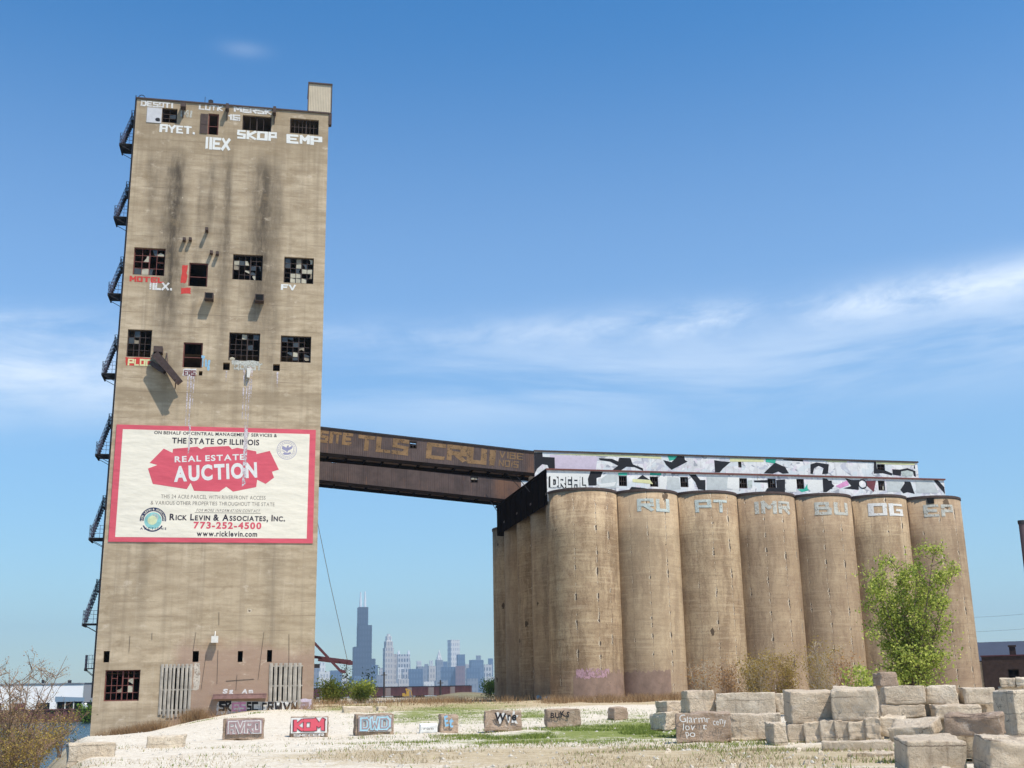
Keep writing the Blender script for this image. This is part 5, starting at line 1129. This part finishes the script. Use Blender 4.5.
# bushes beyond the tower
for k, (px, D, h, w_, lf, lab) in enumerate([(333, 125, 2.0, 1.9, 'leaf_spring', 'bright green bush beyond the tower corner'), (361, 128, 1.9, 1.8, 'leaf_spring', 'bright green bush below the black skyscraper'), (346, 140, 4.4, 1.1, 'leaf_dark', 'thin dark sapling between the two bright bushes'), (366, 140, 4.2, .9, 'leaf_dark', 'thin dark sapling behind the bush below the skyscraper'), (490, 190, 2.6, 2.2, 'leaf_dark', 'round dark green bush by the flank of the silos')]):
    stems_plant('bush' if k not in (2, 3) else 'sapling', G3(px, D), lab, 'bush' if k not in (2, 3) else 'tree', h, w_, 6 if k not in (2, 3) else 3, 'bark', lf, 2600 if k not in (2, 3) else 220, .2, 80 + k, side=14, clump=.34, r0=.03)
q = at(88, 704, 300); stems_plant('far_tree', (q.x, q.y, gz(q.x, q.y)), 'round green tree beyond the river by the tower edge', 'tree', 5.5, 2.6, 5, 'bark', 'leaf_green', 900, .5, 95, side=12, clump=.5, r0=.1)

# grass as masses
def blades(name, spots, h, w, mat, seed, lean=.35, label=None):
    g = np.random.default_rng(seed); S = np.array(spots); n = len(S); a = g.uniform(0, 2 * np.pi, n); hh = h * g.uniform(.5, 1.25, n); ww = w * g.uniform(.6, 1.3, n)
    b = g.uniform(0, 2 * np.pi, n); ln = lean * hh * g.uniform(.2, 1.2, n)
    p0 = S + np.stack([np.cos(a) * ww, np.sin(a) * ww, np.zeros(n) - .03], 1); p1 = S - np.stack([np.cos(a) * ww, np.sin(a) * ww, np.zeros(n) + .03], 1); tip = S + np.stack([np.cos(b) * ln, np.sin(b) * ln, hh], 1)
    V = np.stack([p0, p1, tip], 1).reshape(-1, 3); mb = MB(); mb.v = [tuple(v) for v in V]; mb.f = [(3 * k, 3 * k + 1, 3 * k + 2) for k in range(n)]; mb.mi = [0] * n
    return tag(mb.build(name, mat), kind='stuff', label=label)
rng = random.Random(21)
def scatter(n, fn, clumpy=.5, sc_=.5, thr=.0):
    out = []
    while len(out) < n:
        x, y = fn()
        if mnoise.noise((x * sc_, y * sc_, 3.3)) < thr + rng.uniform(-.3, .3) * (1 - clumpy): continue
        out.append((x, y, gz(x, y)))
    return out
def tw_spot(s0, s1, n0, n1):
    s_, n_ = rng.uniform(s0, s1), rng.uniform(n0, n1); return TW.world(s_, n_)
sp1 = scatter(5200, lambda: tw_spot(1.0, 9.3, -3.0, -.05), .2, .9, .1) + scatter(250, lambda: tw_spot(9, 18, -2.5, -.8), .4)
blades('dry_grass', sp1, .9, .016, 'blade_reed', 1, lean=.8, label='dry brown grass along the tower foot')
def gal_spot(u0, u1, v0, v1): return GAL.world(rng.uniform(u0, u1), rng.uniform(v0, v1))
sp2 = scatter(7000, lambda: gal_spot(-6, 20, -9, -3.2), .2, .45, .05) + scatter(1500, lambda: gal_spot(-13, -3.5, -3.5, 26), .3, .5, .15) + scatter(3600, lambda: (lambda t: (t, rng.uniform(100, 150)))(rng.uniform(-28, -6)), .2, .3, .12)
blades('dry_grass', sp2, .65, .02, 'blade_reed', 2, lean=.8, label='tall dry grass before the silos')
def blob_spots(lst):
    out = []
    for px, py, rx, ry, n in lst:
        c = ground_at(px, py); out += scatter(n, lambda: (c.x + rng.gauss(0, rx * .6), c.y + rng.gauss(0, ry * .6)), .6, .35, .02)
    return out
blades('green_grass', blob_spots([(590, 734, 6, 6, 8000), (660, 731, 4, 8, 7000), (520, 741, 4, 3, 1400), (410, 715, 3, 10, 1000), (475, 709, 6, 20, 1500), (560, 716, 7, 9, 2200), (350, 709, 4, 10, 900), (930, 764, 2, 2, 260), (752, 748, 5, 4, 1200), (232, 716, 2.5, 2, 350)]), .12, .02, 'blade_green', 3, lean=.9, label='short green grass in patches on the yard')
blades('dry_grass', blob_spots([(520, 752, 10, 6, 2600), (640, 754, 10, 6, 3000), (760, 758, 8, 5, 2200), (420, 738, 6, 8, 1500), (860, 768, 5, 3, 700), (980, 768, 3, 2, 450), (100, 755, 5, 6, 900), (20, 768, 6, 8, 2200)]), .09, .016, 'blade_dry', 4, lean=1.1, label='short straw coloured grass in patches on the gravel')
# loose stones over the yard
def stones():
    g = random.Random(5); mb = MB()
    for _ in range(6000):
        d = 14 + 66 * g.random() ** 1.2; a = R(g.uniform(-25, 25)); x, y = d * math.sin(a), d * math.cos(a)
        if x < xb(y) + .5: continue
        z = gz(x, y); r = .015 + .07 * g.random() ** 6; i = len(mb.v)
        for dx, dy, dz in ((1, 0, .1), (0, 1, .2), (-1, 0, .1), (0, -1, .15)): mb.v.append((x + dx * r * g.uniform(.6, 1.3), y + dy * r * g.uniform(.6, 1.3), z + dz * r))
        mb.v.append((x + r * g.uniform(-.3, .3), y + r * g.uniform(-.3, .3), z + r * g.uniform(.7, 1.2)))
        for k in range(4): mb.f.append((i + k, i + (k + 1) % 4, i + 4)); mb.mi.append(0)
    tag(mb.build('gravel_stones', 'gravel_stone'), kind='stuff', label='loose stones strewn over the gravel yard')
stones()
# rubble fallen round the heap
def rubble():
    g = random.Random(77); mb = MB()
    for _ in range(90):
        px, D = g.uniform(655, 1010), g.uniform(24, 47); w = ray(px, 690); x, y = w.x * D + g.gauss(0, .6), w.y * D; z = gz(x, y); r = .04 + .12 * g.random() ** 3; i = len(mb.v)
        for dx, dy, dz in ((1, 0, -.1), (.3, .9, -.1), (-.8, .6, -.1), (-.8, -.7, -.1), (.4, -.9, -.1)): mb.v.append((x + dx * r * g.uniform(.6, 1.3), y + dy * r * g.uniform(.6, 1.3), z + dz * r))
        for dx, dy, dz in ((.7, .1, .7), (.2, .6, .8), (-.5, .4, .7), (-.5, -.5, .8), (.3, -.6, .75)): mb.v.append((x + dx * r * g.uniform(.6, 1.2), y + dy * r * g.uniform(.6, 1.2), z + dz * r * g.uniform(.6, 1.3)))
        for k in range(5): mb.f.append((i + k, i + (k + 1) % 5, i + 5 + (k + 1) % 5, i + 5 + k)); mb.mi.append(0)
        mb.f.append(tuple(i + 5 + k for k in range(5))); mb.mi.append(0)
    tag(mb.build('rubble', 'block_pale'), kind='stuff', label='broken concrete rubble lying round the heap of blocks')
rubble()
blades('weeds', blob_spots([(300, 748, 12, 8, 160), (180, 752, 8, 6, 120), (620, 758, 14, 6, 350), (720, 748, 5, 3, 250), (440, 745, 8, 5, 200), (860, 756, 5, 3, 160), (960, 766, 3, 2, 200)]), .10, .022, 'blade_green', 6, lean=1.0, label='scattered low green weeds in the gravel')

# ------------------------------------------------------------------ far bank, right-hand buildings, rails
def boxthing(name, label, cat, px0, px1, ytop, D, depth, mat, yaw=0.0, base=None, group=None):
    """Empty at the foot of a building D away whose front spans px0..px1; returns (empty, width, height)"""
    a, b = at(px0, ytop, D), at(px1, ytop, D); c = (a + b) / 2; W_ = math.hypot(a.x - b.x, a.y - b.y); g0 = gz(c.x, c.y) if base is None else base
    e = empty(name, (c.x, c.y, g0 - .3), -math.atan2(c.x, c.y) + yaw, label=label, cat=cat, group=group); return e, W_, c.z - g0 + .3
e, W_, H = boxthing('warehouse', 'long white warehouse across the river', 'warehouse', -70, 83.5, 684.8, 420, 40, None, base=-1.2)
mb = MB(); mb.box((-W_ / 2, 0, 0), (W_ / 2, 40, H)); mb.build('wall', 'warehouse_white', e)
mb = MB(); mb.box((-W_ / 2 - .3, -.3, H), (W_ / 2 + .3, 40.3, H + .35)); rf = mb.build('roof', 'facade_grey', e)
mb = MB(); mb.box((W_ * .22, 8, H + .35), (W_ * .24, 9.5, H + 1.6)); mb.box((W_ * .4, 8, H + .35), (W_ * .425, 9.5, H + 1.4)); mb.build('roof_vent', 'iron_black', rf)
for k in range(7):
    x = -W_ / 2 + 3 + k * 7.2; mb = MB(); mb.box((x, -.12, 0), (x + 4, -.004, 3.2)); mb.build('loading_door', 'rust_wall' if k % 2 else 'black_void', e)
e, W_, H = boxthing('river_shed', 'blue grey open shed in front of the white warehouse', 'shed', 56, 84, 696.0, 385, 10, None, base=-1.4)
mb = MB(); mb.prism_xz([(-W_ / 2 - .2, H - 1.6), (W_ / 2 + .2, H - 1.6), (W_ / 2 + .2, H - .5), (-W_ / 2 - .2, H - .1)], -.3, 10); mb.build('roof', 'shed_blue', e)
mb = MB(); mb.box((-W_ / 2 + .1, 5, 0), (W_ / 2 - .1, 9.8, H - 1.62)); mb.build('wall', 'black_void', e)
for k in range(4): mb = MB(); x = -W_ / 2 + .2 + k * (W_ - .7) / 3; mb.box((x, 0, 0), (x + .3, .3, H - 1.61)); mb.build('post', 'metal_white', e)
e, W_, H = boxthing('storage_tank', 'small white upright tank by the river shed', 'tank', 83, 88, 704.5, 380, 2, None, base=-1.5)
mb = MB(); mb.cyl((0, 0, 0), W_ / 2, H, 20); mb.build('shell', 'tank_white', e); mb = MB(); mb.cyl((0, 0, H), W_ / 2, .5, 20, .15); mb.build('lid', 'metal_white', e)
e, W_, H = boxthing('depot', 'grey low depot far beyond the white warehouse', 'building', 84, 96, 683.5, 620, 20, None, base=-1.2)
mb = MB(); mb.box((-W_ / 2, 0, 0), (W_ / 2, 20, H)); mb.build('wall', 'facade_grey', e); mb = MB(); mb.box((-W_ / 2 - .3, -.3, H), (W_ / 2 + .3, 20.3, H + .4)); mb.build('roof', 'roof_blue', e)
# rusty sheet-pile dock wall on the far bank
q = at(40, 716, 330); q2 = at(93, 718, 330)
e = empty('dock_wall', ((q.x + q2.x) / 2, (q.y + q2.y) / 2, WATER_Z - .5), -math.atan2(q.x, q.y), label='rusty sheet pile wall along the far river bank', cat='dock wall')
W_ = 22.0; mb = MB()
for k in range(44):
    x = -W_ + k; mb.box((x, 0 if k % 2 else .25, 0), (x + 1.0, .8, 3.3))
mb.build('sheet_piles', 'rust_wall', e); mb = MB(); mb.box((-W_ - .1, -.2, 3.3), (W_ + .1, 1.2, 3.6)); mb.build('cap', 'boom_red', e)
# brick building and long roof on the right
e, W_, H = boxthing('brick_building', 'low dark brick building with a hollow window beyond the last silo', 'building', 981, 1066, 655.5, 150, 14, None, base=1.0)
mb = MB(); rr_ = (-W_ / 2 + 2.7, H - 2.9, -W_ / 2 + 3.9, H - 1.5); wall_grid(mb, -W_ / 2, W_ / 2, 0, H, [rr_]); mb.quad((-W_ / 2, 14, 0), (-W_ / 2, 0, 0), (-W_ / 2, 0, H), (-W_ / 2, 14, H)); mb.quad((W_ / 2, 0, 0), (W_ / 2, 14, 0), (W_ / 2, 14, H), (W_ / 2, 0, H)); mb.quad((W_ / 2, 14, 0), (-W_ / 2, 14, 0), (-W_ / 2, 14, H), (W_ / 2, 14, H))
mb.build('wall', 'brick_dark', e)
window(rr_, 2, 2, .0, .0, 3, e, y=.25)
mb = MB(); mb.box((-W_ / 2 - .1, -.1, H), (W_ / 2 + .1, 14.1, H + .12)); rf = mb.build('roof', 'boom_red', e)
mb = MB(); mb.box((-W_ / 2 + 3.1, 3, H + .12), (-W_ / 2 + 3.8, 3.8, H + 1.1)); mb.box((-W_ / 2 + 3.0, 2.9, H + 1.1), (-W_ / 2 + 3.9, 3.9, H + 1.3)); mb.build('chimney', 'brick_dark', rf)
mb = MB(); mb.box((-W_ / 2 - .45, .5, 0), (-W_ / 2 - .05, .9, H - .6)); mb.build('downpipe', 'block_pale', e)
e, W_, H = boxthing('factory_shed', 'long dark blue roofed shed behind the brick building', 'shed', 960, 1120, 638.5, 270, 30, None, base=1.0)
mb = MB(); mb.box((-W_ / 2, 0, 0), (W_ / 2, 30, H - 4.2)); mb.build('wall', 'brick_dark', e)
mb = MB(); P = [(-.4, H - 4.2), (12, H), (18, H), (30.4, H - 4.2)]
mb.v = [(x, y, z) for x in (-W_ / 2 - .3, W_ / 2 + .3) for y, z in P]; mb.f = [(0, 4, 5, 1), (1, 5, 6, 2), (2, 6, 7, 3), (3, 7, 4, 0), (0, 1, 2, 3), (7, 6, 5, 4)]; mb.mi = [0] * 6; mb.build('roof', 'roof_blue', e)
q = at(1021, 521, 120); e = empty('smokestack', (q.x, q.y, gz(q.x, q.y)), label='slim brown stack rising at the frame edge', cat='smokestack')
mb = MB(); mb.cyl((0, 0, -.2), .42, q.z - e.location.z + .2, 16, .25); mb.build('shaft', 'stack_brown', e); mb = MB(); mb.cyl((0, 0, q.z - e.location.z - .3), .31, .35, 16); mb.build('collar', 'iron_black', e)
for k, (y0, y1, sag) in enumerate(((614.5, 608, .6), (629, 624, .5))):
    a, b = at(940, y0 + 3, 230), at(1090, y1 - 3, 210); mb = MB(); mb.tube([a.lerp(b, t / 12) - Vector((0, 0, sag * (1 - (t / 6 - 1) ** 2))) for t in range(13)], .02, 4)
    tag(mb.build('power_line', 'cable_grey'), label=('upper' if k == 0 else 'lower') + ' thin power line crossing behind the last silo', cat='power line', group='power lines')
# freight cars on the distant track
def freight_car():
    e = empty('freight_car', (0, 0, 0), label='x', cat='rail car', group='freight cars on the distant track'); L = 15.0
    mb = MB(); mb.box((-L / 2, -1.4, 1.2), (L / 2, 1.4, 4.4))
    for k in range(15): x = -L / 2 + .3 + k * (L - .7) / 14; mb.box((x, -1.47, 1.25), (x + .14, -1.402, 4.3))
    mb.build('body', 'boxcar_maroon', e); mb = MB(); mb.prism_xz([(-L / 2 - .1, 4.4), (L / 2 + .1, 4.4), (L / 2 - .2, 4.62), (-L / 2 + .2, 4.62)], -1.45, 1.45); mb.build('roof', 'iron_black', e)
    mb = MB(); mb.box((-1.4, -1.56, 1.3), (1.4, -1.48, 4.2)); mb.build('door', 'boxcar_trim', e)
    for sx in (-1, 1):
        mb = MB(); mb.box((sx * 4.8 - 1.1, -1.1, .6), (sx * 4.8 + 1.1, 1.1, 1.2))
        for dx in (-.8, .8):
            for y in (-.85, .85):
                mb.tube([(sx * 4.8 + dx, y - .07, .46), (sx * 4.8 + dx, y + .07, .46)], .46, 12)
        mb.build('bogie', 'iron_black', e)
    return e
car0 = freight_car(); cl = ['first freight car of the distant train, by the tower side', 'freight car below the stepped pale skyscraper', 'freight car behind the yellow excavator', 'freight car right of the yellow excavator', 'freight car below the brown office block', 'freight car furthest toward the silos', 'freight car half hidden by the bright bushes']
for k, px in enumerate((345, 366, 388, 409, 431, 452, 325)):
    D = 640.0 - k % 6 * 3
    r_ = car0 if k == 0 else car0.copy()
    if k:
        col.objects.link(r_)
        for chd in list(car0.children): o = chd.copy(); col.objects.link(o); o.parent = r_
    w = ray(px, 690); r_.location = (w.x * 460, w.y * 460, gz(w.x * 460, w.y * 460) - .35); r_.rotation_euler = (0, 0, -.13); r_['label'] = cl[k]
# low track bank under the cars
a, b = ray(300, 690) * 458, ray(510, 690) * 458; e = MB(); dd = Vector((b.x - a.x, b.y - a.y)).normalized(); nn = Vector((-dd.y, dd.x)); P = []
for q in (a, b):
    for o_, z in ((-5, -1.2), (-2.2, -.38), (2.8, -.38), (6, -1.2)): P.append((q.x + nn.x * (o_ + 1), q.y + nn.y * (o_ + 1), gz(q.x, q.y) + z))
mb = MB(); mb.v = P; mb.f = [(0, 4, 5, 1), (1, 5, 6, 2), (2, 6, 7, 3)]; mb.mi = [0] * 3; tag(mb.build('track_bank', 'gravel_stone'), kind='structure')
# excavator
w = ray(406.5, 694); Dx = 300; ex = empty('excavator', (w.x * Dx, w.y * Dx, gz(w.x * Dx, w.y * Dx)), .1, label='small yellow excavator working before the distant train', cat='excavator'); ex.scale = (.7, .7, .75)
mb = MB(); 
for y in (-.9, .9): mb.prism_xz([(-1.4, .1), (1.4, .1), (1.6, .45), (1.4, .8), (-1.4, .8), (-1.6, .45)], y - .28, y + .28)
mb.build('tracks', 'iron_black', ex)
mb = MB(); mb.box((-1.5, -1.0, .85), (1.0, 1.0, 1.5)); mb.box((-1.5, -1.0, 1.5), (-.5, 1.0, 1.9)); mb.build('body', 'machine_yellow', ex)
mb = MB(); mb.box((-.1, -1.0, 1.5), (.95, -.1, 2.6)); mb.build('cab', 'machine_yellow', ex)
mb = MB(); mb.bar((.5, .25, 1.5), (-.3, .25, 3.3), .35); mb.bar((-.3, .25, 3.3), (1.6, .25, 2.6), .3); mb.bar((1.6, .25, 2.6), (2.0, .25, .9), .22); mb.build('boom', 'machine_yellow', ex)
mb = MB(); mb.prism_xz([(1.8, .9), (2.3, .9), (2.35, .3), (1.9, .15)], 0, .55); mb.build('bucket', 'chute_steel', ex)
# poles by the track
for k, (px, yt, D, lab) in enumerate(((384, 672, 330, 'dark utility pole below the stepped pale skyscraper'), (440.5, 680, 330, 'short dark utility pole below the brown office block'))):
    w = ray(px, 690); e = empty('utility_pole', (w.x * D, w.y * D, gz(w.x * D, w.y * D)), label=lab, cat='pole', group='poles by the track')
    z = at(px, yt, D).z - e.location.z; mb = MB(); mb.tube([(0, 0, -.2), (0, 0, z)], .26 if k == 0 else .34, 8, .2); mb.build('shaft', 'timber_dark', e); mb = MB(); mb.box((-.8, -.1, z - .9), (.8, .1, z - .7)); mb.build('crossarm', 'timber_dark', e)

# ------------------------------------------------------------------ the skyline, about five and a half kilometres off
SK = 5500.0
def sky_block(label, px0, px1, yt, mat, D=SK, depth=None, yaw=.25, steps=(), crown=None, mast=(), side=None, name='office_tower'):
    e, W_, H = boxthing(name, label, 'skyscraper' if yt < 660 else 'building', px0, px1, yt, D, 0, None, yaw=yaw, base=0.0)
    c = math.cos(yaw) + math.sin(abs(yaw)) * .8; w = W_ / c; dp = depth or w * .8
    mb = MB(); mb.box((-w / 2, -dp / 2, 0), (w / 2, dp / 2, H)); mb.build('shaft', mat, e)
    for fx0, fx1, y1, y0 in steps:      # higher tubes on the shaft: fractions of width, top pixel
        z1 = at((px0 + px1) / 2, y1, D).z - e.location.z
        mb = MB(); mb.box(((fx0 - .5) * w, -dp / 2 * y0, H), ((fx1 - .5) * w, dp / 2 * y0, z1)); mb.build('setback', mat, e)
    if crown:
        z0 = max([H] + [at((px0 + px1) / 2, s_[2], D).z - e.location.z for s_ in steps]); mb = MB()
        if crown == 'peak':
            mb.v = [(-w * .4, -dp * .4, z0), (w * .4, -dp * .4, z0), (w * .4, dp * .4, z0), (-w * .4, dp * .4, z0), (0, 0, z0 + 55)]; mb.f = [(0, 1, 4), (1, 2, 4), (2, 3, 4), (3, 0, 4)]; mb.mi = [0] * 4
        else:
            for sx in (-1, 1):
                for sy in (-1, 1): mb.cyl((sx * w * .22, sy * dp * .22, z0), w * .09, 24, 10)
            mb.cyl((0, 0, z0), w * .2, 34, 14)
        mb.build('crown', 'facade_white', e)
    for fx, y1 in mast:
        z0 = max([H] + [at((px0 + px1) / 2, s_[2], D).z - e.location.z for s_ in steps]); z1 = at((px0 + px1) / 2, y1, D).z - e.location.z
        mb = MB(); mb.cyl(((fx - .5) * w, 0, z0), 6.5, (z1 - z0) * .55, 10, 5.5); mb.cyl(((fx - .5) * w, 0, z0 + (z1 - z0) * .55), 4.5, (z1 - z0) * .45, 8, 3.0); mb.build('antenna', 'tank_white', e)
    return e
sky_block('black stepped skyscraper with two white antennas, tallest of the skyline', 352.3, 375.5, 659, 'tower_black', yaw=.12, steps=[(.0, .80, 647, .98), (.18, .82, 625.5, .9), (.18, .64, 607.5, .7)], mast=[(.30, 592), (.51, 591.5)])
sky_block('cluster of low bluish blocks at the foot of the black skyscraper', 349, 379, 676, 'facade_blue', D=5300)
sky_block('slim pale stepped tower with a crowned top', 383, 393.8, 648, 'facade_cream', steps=[(.1, .9, 641.5, .9)], crown='drums', yaw=.3)
sky_block('narrow tower leaning on the slim crowned one', 392, 397, 654, 'facade_cream', D=5600)
sky_block('flat topped grey tower with vertical ribs and corner spikes', 396.8, 410, 654.5, 'facade_stripe', yaw=.1, mast=[(.1, 650.5), (.92, 650.5)])
sky_block('pale block at the foot of the ribbed grey tower', 396.5, 404, 667.5, 'facade_white', D=5350)
sky_block('block of white and dark upright stripes', 401.5, 408.5, 669, 'facade_stripe', D=5300)
sky_block('wide dark blue glass block', 408.2, 423, 669, 'facade_blue', D=5250, yaw=.05)
sky_block('low grey block behind the wide dark blue one', 416, 427, 666.5, 'facade_grey', D=5700)
sky_block('beige office block with an arched cornice', 427.5, 435.8, 666, 'facade_cream', D=5400)
sky_block('pointed tower with a white peaked top', 435.3, 443, 660, 'facade_grey', crown='peak', D=6200)
sky_block('tall plain white slab, second tallest of the skyline', 447.5, 459.8, 640, 'facade_white', D=6300, yaw=.45)
sky_block('blue glass tower overlapping the tall white slab', 456.5, 465, 654.5, 'facade_blue', D=5900)
sky_block('broad blue grey block beside the brown one', 440.5, 456, 667, 'facade_blue', D=5150, yaw=.0)
sky_block('reddish brown office block', 455.5, 465, 666, 'facade_red', D=5100, yaw=.0)
sky_block('pale blue flat topped block behind, toward the silos', 469, 483.5, 660, 'facade_blue', D=6400)
sky_block('dark blue block before the pale blue flat topped one', 466, 480, 668, 'facade_blue', D=5500, yaw=.05)
sky_block('white block with grey bands nearest the silos', 483.7, 492, 664.5, 'facade_stripe', D=5300, yaw=.1)
for k, (a, b, y, mt, lab) in enumerate([(423, 434, 681.5, 'facade_white', 'low white block below the beige office block'), (434.5, 448, 680.5, 'facade_grey', 'low grey block below the pointed tower'), (466.5, 478, 678.5, 'facade_grey', 'low grey block below the dark blue one'), (484, 496, 677, 'facade_white', 'low white block beside the silos'), (376, 383.5, 675, 'facade_grey', 'grey block between the black skyscraper and the slim one'),
    (371, 378, 665, 'facade_blue', 'dark blue block touching the black skyscraper on the silo side'), (318, 330, 671.5, 'facade_white', 'plain pale block close to the tower'), (319.5, 325.5, 662.5, 'facade_white', 'slim pale block rising behind the plain one'), (329.5, 342, 670.5, 'facade_blue', 'bluish block between tower and black skyscraper'), (312, 320, 667, 'facade_grey', 'grey block touching the tower edge'),
    (340, 348.5, 675, 'facade_white', 'small white block under the boom'), (378, 398, 683, 'facade_cream', 'long low cream block under the slim crowned tower'), (398, 409, 679, 'facade_cream', 'low cream block under the ribbed grey tower')]):
    sky_block(lab, a, b, y, mt, D=4700 + 37 * k, yaw=.1)
for k, (a, b, y, mt, lab) in enumerate([(411, 416, 672, 'facade_cream', 'narrow cream block beside the striped one'), (424.5, 428.5, 664, 'facade_grey', 'slim grey tower between the wide dark blue block and the beige one'), (442, 447.5, 661.5, 'facade_blue', 'slim blue tower between the pointed one and the tall white slab'), (429.5, 433, 660.5, 'facade_white', 'slim white tower rising behind the beige office block'),
    (465, 469.5, 664, 'facade_cream', 'slim cream tower on the silo side of the brown block'), (476, 481, 655.5, 'facade_grey', 'grey tower top peeping over the pale blue block'), (405, 410.5, 661.5, 'facade_grey', 'slim grey tower behind the striped block'), (379, 383.5, 668, 'facade_cream', 'slim cream block between the black skyscraper and the slim crowned tower'), (488, 493, 658.5, 'facade_blue', 'slim blue tower rising behind the white banded block'), (416.5, 421.5, 661, 'facade_white', 'white tower top behind the wide dark blue block')]):
    sky_block(lab, a, b, y, mt, D=6700 + 41 * k, yaw=.15)

# ------------------------------------------------------------------ haze
mt = bpy.data.materials.new('haze'); mt.use_nodes = True; nt = mt.node_tree; nt.nodes.remove(nt.nodes['Principled BSDF'])
pv = nt.nodes.new('ShaderNodeVolumePrincipled'); pv.inputs['Color'].default_value = (.60, .80, 1.0, 1); pv.inputs['Density'].default_value = HAZE_DENSITY; pv.inputs['Anisotropy'].default_value = .2
nt.links.new(pv.outputs[0], nt.nodes['Material Output'].inputs['Volume'])
mb = MB(); mb.box((-10000, -10000, -8), (10000, 10000, 640)); hz = mb.build('haze', mt); tag(hz, kind='stuff', label='thin blue air over the whole place')
